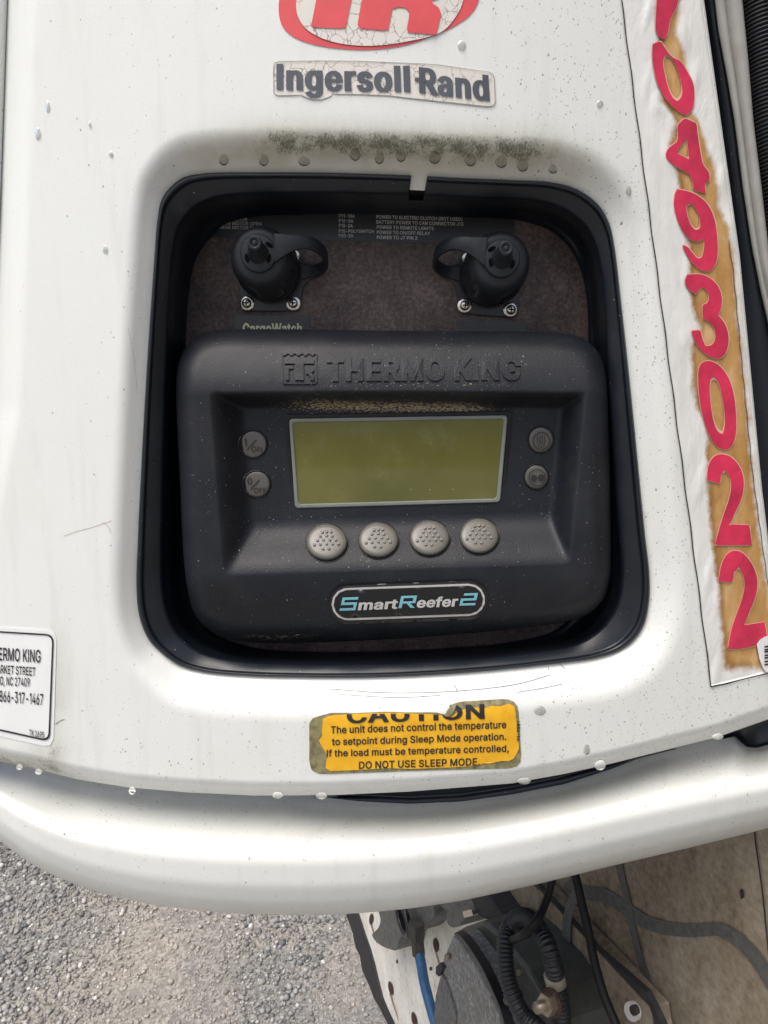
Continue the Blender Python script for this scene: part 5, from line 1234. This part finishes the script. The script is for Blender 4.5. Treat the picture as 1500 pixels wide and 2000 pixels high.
def dome(name, u, v, ru, rv, h0, hgt, mat, parent, edge=.25, dish=0.0, surf=K, tilt=0.0):
    th = np.linspace(0, 2 * np.pi, 44, endpoint=False)
    base = float(np.mean(ctl_height(np.array([u]), np.array([v]))))
    sl = float(ctl_height(np.array([u]), np.array([v + 18.]))[0] - ctl_height(np.array([u]), np.array([v - 18.]))[0]) / 36 * tilt
    lift = hgt / .0052 * 3 if tilt else 0
    rows = []
    for r, hh in [(1.02, -.003), (1.0, 0.0), (1.0, hgt * .45), (.985, hgt * .66), (.95, hgt * .82), (.88, hgt * .94), (.75, hgt * 1.0), (.5, hgt * (1.04 - dish)), (.25, hgt * (1.06 - dish * 1.5)), (.06, hgt * (1.065 - dish * 1.6))]:
        x, y = u + ru * r * np.cos(th), v + rv * r * np.sin(th) - lift * np.clip(hh / hgt, 0, 1)
        rows.append(L(x, y, base + h0 + hh + sl * (y - v)))
    V = np.vstack(rows); F = [tuple(f) for f in grid_faces(len(rows), 44)] + [tuple(range(44 * (len(rows) - 1), 44 * len(rows)))]
    o = make(name, V, F, mat, parent)
    top = base + h0 + hgt * (1.0 - dish * .3)
    return o, lambda uu, vv, off=0.0: L(uu, vv, top + .0004 + sl * (np.asarray(vv, float) - v) + np.zeros(np.shape(uu)) + off)


def socket(u, v, ru, rv, parent, w=1.09):
    """dark ring gap round a key"""
    th = np.linspace(0, 2 * np.pi, 44, endpoint=False)
    rows = []
    for r, hh in ((w + .06, -.0006), (w + .03, .0005), (w, .0005), (.98, -.0010)):
        rows.append(K(u + ru * r * np.cos(th), v + rv * r * np.sin(th), hh))
    make('key_collar', np.vstack(rows), grid_faces(4, 44), M['gloss_black'], parent)


for kind, (u, v, ru, rv) in {'on': (494.5, 868, 26, 26), 'off': (501.5, 946, 25.5, 25), 'defrost': (1056.5, 859, 23.5, 24.5), 'mode': (1047.5, 932, 22.5, 23)}.items():
    o, S = dome('button', u, v, ru, rv, 0.0, .0022, M['button'], ctl)
    socket(u, v, ru, rv, o)
    if kind == 'on':
        sheet('icon', [[(478, 856), (481, 856), (482, 871), (479, 871)], [(480, 879), (483, 879), (502, 859), (499, 859)]], S, .0003, M['black_ink'], o)
        lettering('icon', 'ON', *line_quad(491, 883, 511, 883, 11), S, .0003, M['black_ink'], o, bold=(4, 4))
        o['label'] = 'round grey button marked I / ON'
    elif kind == 'off':
        lettering('icon', [('0', (483, 946), (492, 946), (483, 933), (492, 933)), ('OFF', (496, 963), (520, 963), (496, 953), (520, 953))], 0, 0, 0, 0, S, .0003, M['black_ink'], o, bold=(4, 4))
        sheet('icon', [[(488, 956), (491, 956), (508, 937), (505, 937)]], S, .0003, M['black_ink'], o)
        o['label'] = 'round grey button marked 0 / OFF'
    elif kind == 'defrost':
        cs = [ellipse(u + 1, v + 2, 17, 18), ellipse(u + 1, v + 2, 15, 16)[::-1]]
        cs += [[(u + x, v - 10 + abs(x) * .3), (u + x + 1.6, v - 10 + abs(x) * .3), (u + x + 1.6, v + 9), (u + x, v + 9)] for x in (-8, -3.2, 1.6, 6.4)]
        cs += [ellipse(u + x, v + y, 1.5, 1.8, 8) for x, y in ((-4, 12), (1, 14), (6, 12))]
        sheet('icon', cs, S, .0003, M['black_ink'], o)
        o['label'] = 'round grey button with a circled defrost symbol'
    else:
        cs = [ellipse(u + 2, v + 1, 17, 16.5), ellipse(u + 2, v + 1, 15.4, 15)[::-1], ellipse(u - 4.5, v + 2, 6, 6.5), ellipse(u + 9.5, v + 1, 6.5, 7)]
        sheet('icon', cs, S, .0003, M['black_ink'], o)
        o['label'] = 'round grey button with two dots in a circle'

DOTS = [(-8, -21), (0, -22), (8, -22), (-12, -13), (0, -14), (10, -13), (-17, -4), (-6, -5), (6, -5), (17, -5), (-23, 5), (-12, 4), (0, 3), (11, 3), (22, 3), (-7, 13), (4, 13)]
for u, v, ru, rv in ((638, 1060, 40, 35), (739, 1056, 39, 34), (839, 1052, 39, 34), (936, 1048, 38, 34)):
    o, S = dome('soft_key', u, v, ru, rv, .0, .0050, M['soft_key'], ctl, tilt=.85)
    socket(u, v, ru, rv, o, 1.05)
    V, F = [], []
    th = np.linspace(0, 2 * np.pi, 10, endpoint=False)
    for dx, dy in DOTS:
        b = len(V)
        for r, hh in ((3.4, -.0003), (3.0, .0004), (1.6, .0008), (.4, .0009)):
            V += list(S(u + dx * 1.05 + r * np.cos(th), v - 1 + dy * .95 + r * .9 * np.sin(th), hh))
        F += [tuple(b + i for i in f) for f in grid_faces(4, 10)] + [tuple(range(b + 30, b + 40))]
    make('grip_dots', V, F, M['key_dot'], o)

# badge
a, b = (679, 1180), (916, 1171.5)
sheet('badge_surround', [capsule((680, 1181), (916, 1172), 38, 20)], K, .0016, M['gloss_black'], ctl, spacing=7, smooth=True)
bad = sheet('badge', [capsule(a, b, 31.5, 20)], K, .0030, M['pale_trim'], ctl, depth=.0018, spacing=14, smooth=False)
sheet('badge_face', [capsule(a, b, 27.5, 20)], K, .0035, M['gloss_black'], bad, spacing=14, smooth=True)
BQ = lambda x0, x1, y0, y1, sh: ((x0, y0), (x1, y0 - (x1 - x0) * .036), (x0 + sh, y1), (x1 + sh, y1 - (x1 - x0) * .036))
lettering('badge_lettering', [('mart', *BQ(699, 776, 1191, 1173.5, 3)), ('eefer', *BQ(813, 893, 1186.5, 1168.5, 3))], 0, 0, 0, 0, K, .0039, M['white_ink'], bad, bold=(17, 12), track=-3)
def slant(strokes, ox, oy, s=.24):
    out = []
    for x0, y0, x1, y1 in strokes:
        out.append([(ox + x - (y) * s, oy + y - x * .036) for x, y in ((x0, y0), (x1, y0), (x1, y1), (x0, y1))])
    return out
SS = slant([(0, -26, 31, -21), (0, -21, 5.5, -16), (0, -16, 31, -11), (25.5, -11, 31, -5), (0, -5, 31, 0)], 663, 1193)
RR = slant([(0, -24, 31, -19.5), (0, -19.5, 6, 0), (25, -19.5, 31, -13), (6, -13, 31, -9)], 778, 1188) + [[(794, 1178.5), (801, 1178), (810, 1187), (802, 1187.3)]]
TT = slant([(4, -24, 31, -19.5), (25, -19.5, 31, -14), (0, -14, 31, -9.5), (0, -9.5, 5.5, -4.5), (0, -4.5, 31, 0)], 897, 1183)
for ltr in (SS, RR, TT):
    sheet('badge_lettering', ltr, K, .0040, M['blue_ink'], bad)

# ====================================================================== the two capped connectors
FRAME = Matrix(((PX[0], PU[0], PN[0]), (PX[1], PU[1], PN[1]), (PX[2], PU[2], PN[2])))


def build_connector():
    root = bpy.data.objects.new('capped_connector', None); COL.objects.link(root); root.empty_display_size = .02
    def loc(n, V, F, m, p=root, s=True):
        V = np.array(V, float)
        if n in ('cap', 'cap_disc', 'nipple', 'vent_hole', 'strap', 'socket_ring'):    # the socket points a little upwards
            if n != 'strap': V[:, :2] *= .95
            V[:, 1] += np.clip(V[:, 2] - .002, 0, 1) * .10 + (.0048 if n != 'strap' else .0048 * np.clip(V[:, 2] / .04, 0, 1))
        return make(n, V, F, m, p, s, local=True)
    # flange: rounded square with a lug for the strap
    out = [(-.0195, -.0165), (-.0165, -.0195), (.0165, -.0195), (.0195, -.0165), (.0200, -.008), (.024, .000), (.031, .0012), (.031, .0075), (.025, .009), (.0205, .012), (.0195, .0165), (.0165, .0195), (-.0165, .0195), (-.0195, .0165)]
    V2, F2 = fill([soften(np.array(out) * 1000, 2, 95) / 1000 * 1.0 * 1000], None)
    V2 = V2 / 1000
    V = np.vstack([np.c_[V2, np.full(len(V2), .0028)], np.c_[V2, np.zeros(len(V2))]])
    F = [tuple(f) for f in F2] + [(b, a, a + len(V2), b + len(V2)) for a, b in border_edges(F2)]
    o = loc('flange', V, F, M['flange'], root, False)
    md = o.modifiers.new('edge', 'BEVEL'); md.width = .0008; md.segments = 2; md.limit_method = 'ANGLE'
    V, F = lathe([(.0165, .002), (.0165, .006), (.0178, .0068), (.0185, .009), (.0178, .0105), (.0172, .011)])
    loc('socket_ring', V, F, M['cast'])
    # bell shaped cap with finger hollows
    def grooves(th, n):
        d = np.zeros(len(th))
        for c in (-2.25, -.55, 1.2, 2.6):
            w = np.angle(np.exp(1j * (th - c)))
            d += .5 * (np.tanh((w + .40) * 26) - np.tanh((w - .40) * 26))
        f = np.clip((n - .0150) / .0012, 0, 1) * np.clip((.0330 - n) / .004, 0, 1)
        return 1 - .105 * d * f
    prof = [(.0165, .0075), (.0198, .0078), (.0208, .0085), (.0210, .0100), (.0206, .0112), (.0199, .0118), (.0202, .0130), (.0206, .0148), (.0206, .0165), (.0206, .019), (.0205, .022), (.0203, .025), (.0200, .028), (.0196, .031), (.0189, .0345), (.0178, .0375), (.0163, .0398), (.0145, .0412), (.0120, .0416), (.004, .0418)]
    V, F = lathe(prof, 160, grooves)
    cap = loc('cap', V, F, M['cap_rubber'])
    V, F = lathe([(.0108, .0412), (.0111, .0420), (.0111, .0436), (.0108, .0443), (.0100, .0446), (.0066, .0446), (.0052, .0450), (.002, .0451)], 48)
    loc('cap_disc', V, F, M['cap_rubber'], cap)
    # nipple leaning up, with a little hollow in its tip and ribs at its foot
    pr = [(.0066, .0445), (.0056, .0465), (.0049, .050), (.0045, .0535), (.0044, .0555), (.0041, .0566), (.0034, .0570), (.0026, .0567), (.0022, .0558), (.0014, .0557), (.0013, .0564), (.0006, .0565)]
    V, F = lathe(pr, 32); V = np.array(V); V[:, 1] += (V[:, 2] - .0445) * .22
    loc('nipple', V, F, M['cap_rubber'], cap)
    V, F = [], []
    for cx, cy, rot in ((-.0068, -.0030, .25), (.0066, -.0032, -.25), (.0070, .0048, 1.0)):
        p = ellipse(0, 0, .0013, .0027, 14)
        c, s = math.cos(rot), math.sin(rot); b = len(V)
        V += [(cx + x * c - y * s, cy + x * s + y * c, .0449) for x, y in p]; F.append(tuple(range(b, b + 14)))
    loc('vent_hole', V, F, M['dark'], cap, False)
    # strap: flat band from the flange lug round and back over the cap
    path = catmull([(.020, .0042, .0030), (.026, .0042, .0034), (.032, .0044, .006), (.0365, .0050, .013), (.0375, .0058, .022), (.0355, .0066, .031), (.0300, .0072, .0385), (.0225, .0066, .0420), (.0160, .0050, .0432), (.0095, .003, .0434)], False, 8)
    T = np.gradient(path, axis=0); T /= np.linalg.norm(T, axis=1)[:, None]
    hw = np.interp(np.linspace(0, 1, len(path)), [0, .12, .5, .72, .86, 1], [.0052, .0036, .0034, .0036, .0050, .0082])
    side = np.array([0, 1.0, 0]); rows = []
    for p, t, w in zip(path, T, hw):
        nn = np.cross(t, side); nn /= np.linalg.norm(nn)
        rows.append([p + side * w + nn * .0008, p + side * w * .9 + nn * .0011, p - side * w * .9 + nn * .0011, p - side * w + nn * .0008, p - side * w - nn * .0008, p - side * w * .9 - nn * .0011, p + side * w * .9 - nn * .0011, p + side * w - nn * .0008])
    V = np.array(rows).reshape(-1, 3); F = [tuple(f) for f in grid_faces(len(path), 8)] + [tuple(range(8)), tuple(range(len(V) - 8, len(V)))]
    loc('strap', V, F, M['cap_rubber'])
    for sx, sy in ((-1, -1), (1, -1), (1, 1), (-1, 1)):
        V, F = lathe([(.0049, .0026), (.0049, .0034), (.0045, .0038), (.0030, .0039)], 28)
        V = V + np.array([sx * .0148, sy * .0148, 0])
        wsh = loc('washer', V, F, M['silver'])
        V, F = lathe([(.0030, .0036), (.0031, .0052), (.0028, .0062), (.0020, .0068), (.0006, .0070)], 24)
        V = V + np.array([sx * .0148, sy * .0148, 0]); loc('screw', V, F, M['silver'], wsh)
        V = [(sx * .0148 + x, sy * .0148 + y, .0071) for x, y in [(-.0017, -.0004), (.0017, -.0004), (.0017, .0004), (-.0017, .0004), (-.0004, -.0017), (.0004, -.0017), (.0004, .0017), (-.0004, .0017)]]
        for q in (4, 5, 6, 7): V[q] = (V[q][0], V[q][1], .00715)
        loc('screw_slot', V, [(0, 1, 2, 3), (4, 5, 6, 7)], M['dark'], wsh, False)
    return root


con = build_connector()
base = PL(np.array(528.), np.array(547.), .0)
con.matrix_world = Matrix.Translation(Vector(base)) @ FRAME.to_4x4()
tag(con, 'black capped connector whose strap loops toward the middle, standing above the lettered label', 'connector', 'capped connectors in the window')


def copy_tree(o, parent=None):
    c = o.copy(); COL.objects.link(c); c.parent = parent
    for ch in list(o.children):
        copy_tree(ch, c)
    return c


con2 = copy_tree(con)
base = PL(np.array(956.), np.array(556.), .0)
con2.matrix_world = Matrix.Translation(Vector(base)) @ FRAME.to_4x4() @ Matrix.Rotation(math.radians(-5), 4, 'Z') @ Matrix.Diagonal((-1, 1, 1, 1))
con2['label'] = 'black capped connector with its strap looping left, standing above the small blank label'

# ====================================================================== trailer front below the unit
trl = empty('trailer', W(np.array(1200.), np.array(1900.)), 'beige trailer front wall with a scuffed white lower plate behind the unit', 'trailer')
E1 = W(np.array(690.), np.array(1790.)); ZB = float(E1[2])


def wall_pt(s, zz, k):
    return (W0 * [1, 1, 0]) + WD * s + WN * k + np.array([0, 0, zz])


def wall_s(P):
    return (P - W0 * [1, 1, 0]) @ WD


def wall_box(name, s0, s1, z0, z1, k0, k1, mat, parent):
    V = [wall_pt(s, zz, k) for k in (k0, k1) for zz in (z0, z1) for s in (s0, s1)]
    F = [(0, 2, 3, 1), (4, 5, 7, 6), (0, 1, 5, 4), (2, 6, 7, 3), (0, 4, 6, 2), (1, 3, 7, 5)]
    o = make(name, V, F, mat, parent, smooth=False)
    bm = bmesh.new(); bm.from_mesh(o.data); bmesh.ops.recalc_face_normals(bm, faces=bm.faces); bm.to_mesh(o.data); bm.free()
    return o


ZTOP = 1.75 - .30
wall_box('front_wall', -.6, 2.4, ZB, ZTOP, -.06, 0.0, M['wall'], trl)
wall_box('front_wall', -.6, 2.4, ZTOP, 3.6, -.26, -.20, M['wall'], trl)
WS = lambda u, v, off=0.0: W(u, v, off)
# white lower plate with rusty holes
sheet('lower_plate', [[(700, 1700), (930, 1700), (960, 1790), (1010, 1900), (1060, 2000), (1110, 2100), (820, 2100), (760, 1995), (738, 1940), (720, 1865), (699, 1800), (690, 1770)]], WS, .006, M['white_steel'], trl, depth=.005, normal=WN)
for u, v, a, b, r in ((725, 1795, 4, 11, .1), (851, 1846, 5, 14, -.15), (763, 1930, 4.5, 14, -.2), (809, 1992, 5, 16, -.2), (841, 1892, 2.5, 4, 0), (735, 1760, 4, 10, 0), (775, 1878, 1.5, 4, 0)):
    sheet('plate_hole', [ellipse(u, v, a, b, 20, r)], WS, .0075, M['rust'], trl)
jag = np.array([(676, 1785), (682, 1800), (688, 1822), (694, 1850), (702, 1868), (708, 1892), (722, 1925), (728, 1948), (742, 1972), (755, 1998), (768, 2030), (800, 2100), (838, 2110), (790, 2040), (768, 2000), (755, 1972), (746, 1950), (741, 1930), (735, 1905), (729, 1880), (722, 1855), (713, 1830), (705, 1805), (697, 1780)], float)
jag[:12] += RNG.uniform(-2, 2, (12, 2))
sheet('bottom_edge_seal', [jag], WS, .010, M['edge_trim'], trl, depth=.005, normal=WN)
# mounting plate with a dark channel beside it
mp = sheet('mounting_plate', [[(930, 1720), (1040, 1720), (1100, 1784), (1180, 1872), (1270, 1970), (1274, 2000), (1300, 2100), (1080, 2100), (1000, 1930), (955, 1800)]], WS, .022, M['wall'], trl, depth=.02, normal=WN, bevel=.001)
sheet('channel', [[(1026, 1715), (1036, 1712), (1070, 1752), (1165, 1853), (1262, 1938), (1292, 2000), (1330, 2100), (1285, 2100), (1277, 1990), (1268, 1965), (1160, 1850), (1060, 1745)]], WS, .0235, M['edge_trim'], trl, depth=.006, normal=WN)
for u, v in ((1233, 1976),):
    t = np.linspace(0, 2 * np.pi, 30, endpoint=False)
    o = sheet('bolt', [ellipse(u, v, 13, 21, 30, -.35)], WS, .0250, M['pale_trim'], trl, depth=.003, normal=WN)
    sheet('bolt_pin', [ellipse(u + 3, v - 2, 6, 11, 24, -.35)], WS, .028, M['brass'], o, depth=.004, normal=WN)
sheet('wall_seam', [ribbon2([(1470, 1580), (1476, 1650), (1482, 1690), (1489, 1740), (1499, 1840), (1512, 1960)], 3)], WS, .0012, M['seam'], trl)
sheet('painted_hose_shadow', [ribbon2(catmull([(1106, 1724), (1128, 1738), (1150, 1744), (1180, 1749), (1218, 1772), (1250, 1795), (1292, 1811), (1340, 1817), (1375, 1816), (1401, 1815), (1433, 1830), (1468, 1862), (1488, 1890), (1510, 1925)], False, 6), 26)], WS, .0012, M['shadow_paint'], trl)  # hose shadows painted as dark ribbons on the wall and plate
sheet('painted_hose_shadow', [ribbon2(catmull([(1205, 1670), (1212, 1706), (1225, 1760), (1241, 1840), (1263, 1914), (1290, 1990), (1310, 2050)], False, 6), 13)], WS, .0016, M['shadow_paint'], trl)
sheet('painted_hose_shadow', [ribbon2(catmull([(1135, 1725), (1118, 1757), (1107, 1800), (1105, 1850), (1110, 1920), (1118, 2000)], False, 6), 17)], WS, .0250, M['shadow_paint'], trl)

for u, v, l in ((725, 1806, 40), (851, 1860, 60), (763, 1944, 50), (809, 2006, 50)):
    sheet('rust_run', [ribbon2([(u - 1, v - 4), (u + l * .12, v + l * .4), (u + l * .22, v + l * .7), (u + l * .30, v + l)], [4, 3, 2, .6])], WS, .0066, plain('rust run', (.30, .19, .10), .7, vary=.4, scale=120), trl)
for u, v in ((1100, 1812), (1002, 1800), (1170, 1912)):
    sheet('rivet', [ellipse(u, v, 5, 7, 18, -.3)], WS, .0245, M['dull_steel'], trl, depth=.003, normal=WN, bevel=.0006)
sheet('bracket', [[(1444, 1738), (1447, 1737), (1450, 1752), (1447, 1756)]], WS, .003, M['seam'], trl, depth=.002, normal=WN)
# junction box
jb = empty('junction_box', W(np.array(950.), np.array(1930.), .02), 'grey weathered junction box with a dark lid below the unit', 'junction box')
kA, kB = .115, .055
front = [(884, 1827), (893, 1834), (930, 1888), (958, 1950), (968, 1975), (990, 2060), (1000, 2120), (840, 2120), (845, 2010), (849, 1945), (860, 1905), (865, 1872)]
sheet('box_front', [front], lambda u, v, off=0.0: W(u, v, kA + off), 0.0, M['box'], jb, depth=.03, normal=WN, bevel=.003)
sheet('box_lid', [[(886, 1822), (905, 1811), (940, 1799), (952, 1806), (985, 1838), (1032, 1897), (1060, 1945), (1085, 2000), (1120, 2110), (1004, 2120), (992, 2050), (972, 1972), (962, 1948), (933, 1885), (897, 1832)]], lambda u, v, off=0.0: W(u, v, kB + .030 + off), 0.0, plain('dark olive polymer', (.040, .043, .038), .45, vary=.3, scale=80), jb, depth=.07, normal=WN, bevel=.004)
sheet('box_gasket', [ribbon2(catmull([(888, 1823), (900, 1833), (935, 1884), (964, 1945), (976, 1975), (996, 2055)], False, 6), 5)], lambda u, v, off=0.0: W(u, v, kA + .002 + off), 0.0, M['flange'], jb, depth=.01, normal=WN)
sheet('box_clip', [[(851, 1888), (860, 1880), (866, 1890), (856, 1908), (850, 1902)]], lambda u, v, off=0.0: W(u, v, kA + .004 + off), 0.0, M['edge_trim'], jb, depth=.02, normal=WN, bevel=.001)

sheet('box_facet', [[(850, 1946), (861, 1902), (868, 1912), (880, 1945), (889, 1978), (888, 2120), (846, 2120), (846, 2010)]], lambda u, v, off=0.0: W(u, v, kA + .0030 + off), 0.0, plain('darker grey polymer', (.13, .13, .125), .7, vary=.5, scale=180, bump=.3, bscale=300), jb, depth=.004, normal=WN, bevel=.001)
for u, v in ((872, 1868), (1012, 1900), (1040, 1985)):
    sheet('box_screw', [ellipse(u, v, 4.5, 6, 16, -.2)], lambda uu, vv, off=0.0: W(uu, vv, (kA if u < 960 else kB + .03) + .004 + off), 0.0, M['dull_steel'], jb, depth=.004, normal=WN)

# stud with nut in front of the box
nut = empty('nut_stud', W(np.array(1061.), np.array(1965.), .10), 'steel hex nut on a stud beside the corrugated cable', 'nut')
cN = W(np.array(1068.), np.array(1962.), .11)
ax = np.array([-.75, -.45, .25]); ax /= np.linalg.norm(ax)
for nm_, r0, d0, d1, sg in (('nut_body', .0092, -.005, .003, 6), ('stud', .0048, -.012, .013, 20), ('nut_washer', .0118, -.007, -.005, 28)):
    V, F = sweep(np.array([cN + ax * d0, cN + ax * (d0 + d1) / 2, cN + ax * d1]), r0, sg)
    make(nm_, V, F, M['dull_steel'] if nm_ != 'nut_washer' else M['rust'], nut, smooth=(sg > 8))

# air line couplings
gl = empty('air_coupling', W(np.array(790.), np.array(1805.), .02), 'dark cast air line coupling with an open ring above the blue hose', 'air coupling', 'air line couplings on the trailer')
G = lambda k: (lambda u, v, off=0.0: W(u, v, k + off))
sheet('coupling_body', [soften([(738, 1776), (800, 1766), (846, 1768), (850, 1788), (838, 1802), (822, 1808), (806, 1824), (790, 1822), (781, 1832), (778, 1850), (770, 1857), (748, 1850), (730, 1836), (726, 1825), (740, 1812), (744, 1796)], 2)], G(.055), 0, M['cast'], gl, depth=.045, normal=WN, bevel=.004)
cG = W(np.array(788.), np.array(1795.), .072)
th = np.linspace(0, 2 * np.pi, 33)
e1 = WD; e2 = np.array([0, 0, 1.0])
V, F = sweep(np.array([cG + (e1 * math.cos(t) * 1.25 + e2 * math.sin(t)) * .021 for t in th[:-1]] + [cG + e1 * .021 * 1.25]), .0052, 10, False)
make('seal_ring', V, F, M['flange'], gl)
sheet('ring_hole', [ellipse(788, 1797, 12, 15, 24)], G(.074), 0, M['dark'], gl)
for (ua, va, ub, vb, r) in ((813, 1802, 814, 1830, .0135), (814, 1828, 818, 1866, .0098)):
    A_, B_ = W(np.array(float(ua)), np.array(float(va)), .066), W(np.array(float(ub)), np.array(float(vb)), .066)
    V, F = sweep(np.array([A_, (A_ + B_) / 2, B_]), r, 6); make('fitting', V, F, M['brass'], gl, smooth=False)
gl2 = empty('air_coupling', W(np.array(888.), np.array(1795.), .02), 'second dark air coupling half hidden behind the lower panel, beside the junction box', 'air coupling', 'air line couplings on the trailer')
sheet('coupling_body', [soften([(860, 1768), (905, 1756), (928, 1762), (925, 1786), (912, 1790), (905, 1798), (898, 1808), (886, 1813), (875, 1807), (871, 1792), (874, 1780)], 2)], G(.05), 0, M['cast'], gl2, depth=.04, normal=WN, bevel=.004)
sheet('coupling_bolt', [rrect([(903, 1780), (920, 1776), (924, 1788), (906, 1793)], 3)], G(.06), 0, M['silver'], gl2, depth=.008, normal=WN, bevel=.001)
blk = sheet('coupling_arm', [soften([(918, 1752), (950, 1748), (972, 1782), (1000, 1812), (1018, 1846), (1000, 1838), (975, 1806), (945, 1796), (928, 1786)], 2)], G(.052), 0, M['edge_trim'], gl2, depth=.04, normal=WN, bevel=.004)


def along(pts, k):
    pts = np.asarray(pts, float)
    kk = np.zeros(len(pts)) + np.asarray(k, float)
    return W(pts[:, 0], pts[:, 1], kk)


tag(tube('air_hose', catmull(along([(818, 1860), (822, 1880), (829, 1920), (838, 1955), (851, 2000), (870, 2060)], .066), False, 8), .0078, M['blue_hose']), 'blue air hose hanging from the coupling past the junction box', 'air hose')
lp = along([(1046, 1808), (1030, 1792), (1010, 1793), (994, 1810), (987, 1840), (987, 1880), (994, 1920), (1006, 1955), (1024, 1985), (1050, 2008), (1075, 2035)], [.098, .098, .10, .105, .115, .122, .125, .125, .12, .115, .11])
P_, R_ = corrugated(lp, .0082, .0036)
loop = make('corrugated_conduit', *sweep(P_, R_, 14), M['hose_black'])
tag(loop, 'black corrugated conduit bent in a loop in front of the junction box', 'conduit')
lp = along([(1024, 1815), (1040, 1800), (1058, 1824), (1072, 1852), (1080, 1882), (1085, 1905)], [.088, .088, .09, .092, .092, .09])
P_, R_ = corrugated(lp, .0086, .0036)
cd = make('corrugated_conduit', *sweep(P_, R_, 14), M['hose_black'])
tag(cd, 'short black corrugated conduit ending in a grey collar', 'conduit')
cA, cB = W(np.array(1081.), np.array(1902.), .09), W(np.array(1087.), np.array(1924.), .088)
make('collar', *sweep(np.array([cA, (cA + cB) / 2, cB]), .0094, 20), M['collar'], cd)
P_, R_ = corrugated(along([(1087, 1924), (1093, 1950), (1096, 1985), (1096, 2050)], .085), .0088, .0036)
make('lower_sleeve', *sweep(P_, R_, 14), M['hose_black'], cd)
tag(tube('thin_cable', catmull(along([(1082, 1690), (1074, 1735), (1062, 1772), (1046, 1800), (1026, 1822), (1006, 1834), (996, 1836)], [.085, .088, .098, .11, .118, .115, .11]), False, 8), .0036, M['cable']), 'thin black cable tied into the conduit loop', 'cable')
tag(tube('thin_cable', catmull(along([(1118, 1690), (1128, 1728), (1138, 1772), (1149, 1818), (1157, 1860), (1167, 1902), (1182, 1950), (1203, 2000), (1225, 2050)], .058), False, 8), .0040, M['cable']), 'long thin black cable hanging down across the beige plate', 'cable')

for (u, v, k, r) in ((1010, 1800, .099, .0105), (1002, 1948, .122, .0095)):
    cz = W(np.array(float(u)), np.array(float(v)), k); dz = W(np.array(u + (4. if v > 1900 else 7.)), np.array(v + (9. if v > 1900 else -4.)), k) - cz; dz /= np.linalg.norm(dz)
    make('cable_tie', *sweep(np.array([cz - dz * .0016, cz, cz + dz * .0016]), r, 18), M['flange'], loop)

# corrugated loom at the top right, lying in the gap beside the rail
vv = np.linspace(-600, 700, 60)
lu = np.interp(vv, [-600, 0, 120, 240, 360, 480, 700], [1395, 1484, 1496, 1505, 1519, 1535, 1580])
pth = L(lu, vv, np.full(60, -.040))
P_ = resample(catmull(pth, False, 6), 1400)
ph = (np.arange(1400) / 1400 * 165) % 1
R_ = .0108 * (.86 + .14 * np.clip(1.6 * np.sin(ph * 2 * np.pi), -1, 1) * .5 + .07)
tag(make('corrugated_hose', *sweep(P_, R_, 22), M['hose_black']), 'thick black corrugated hose running upright right of the red numbers', 'hose')
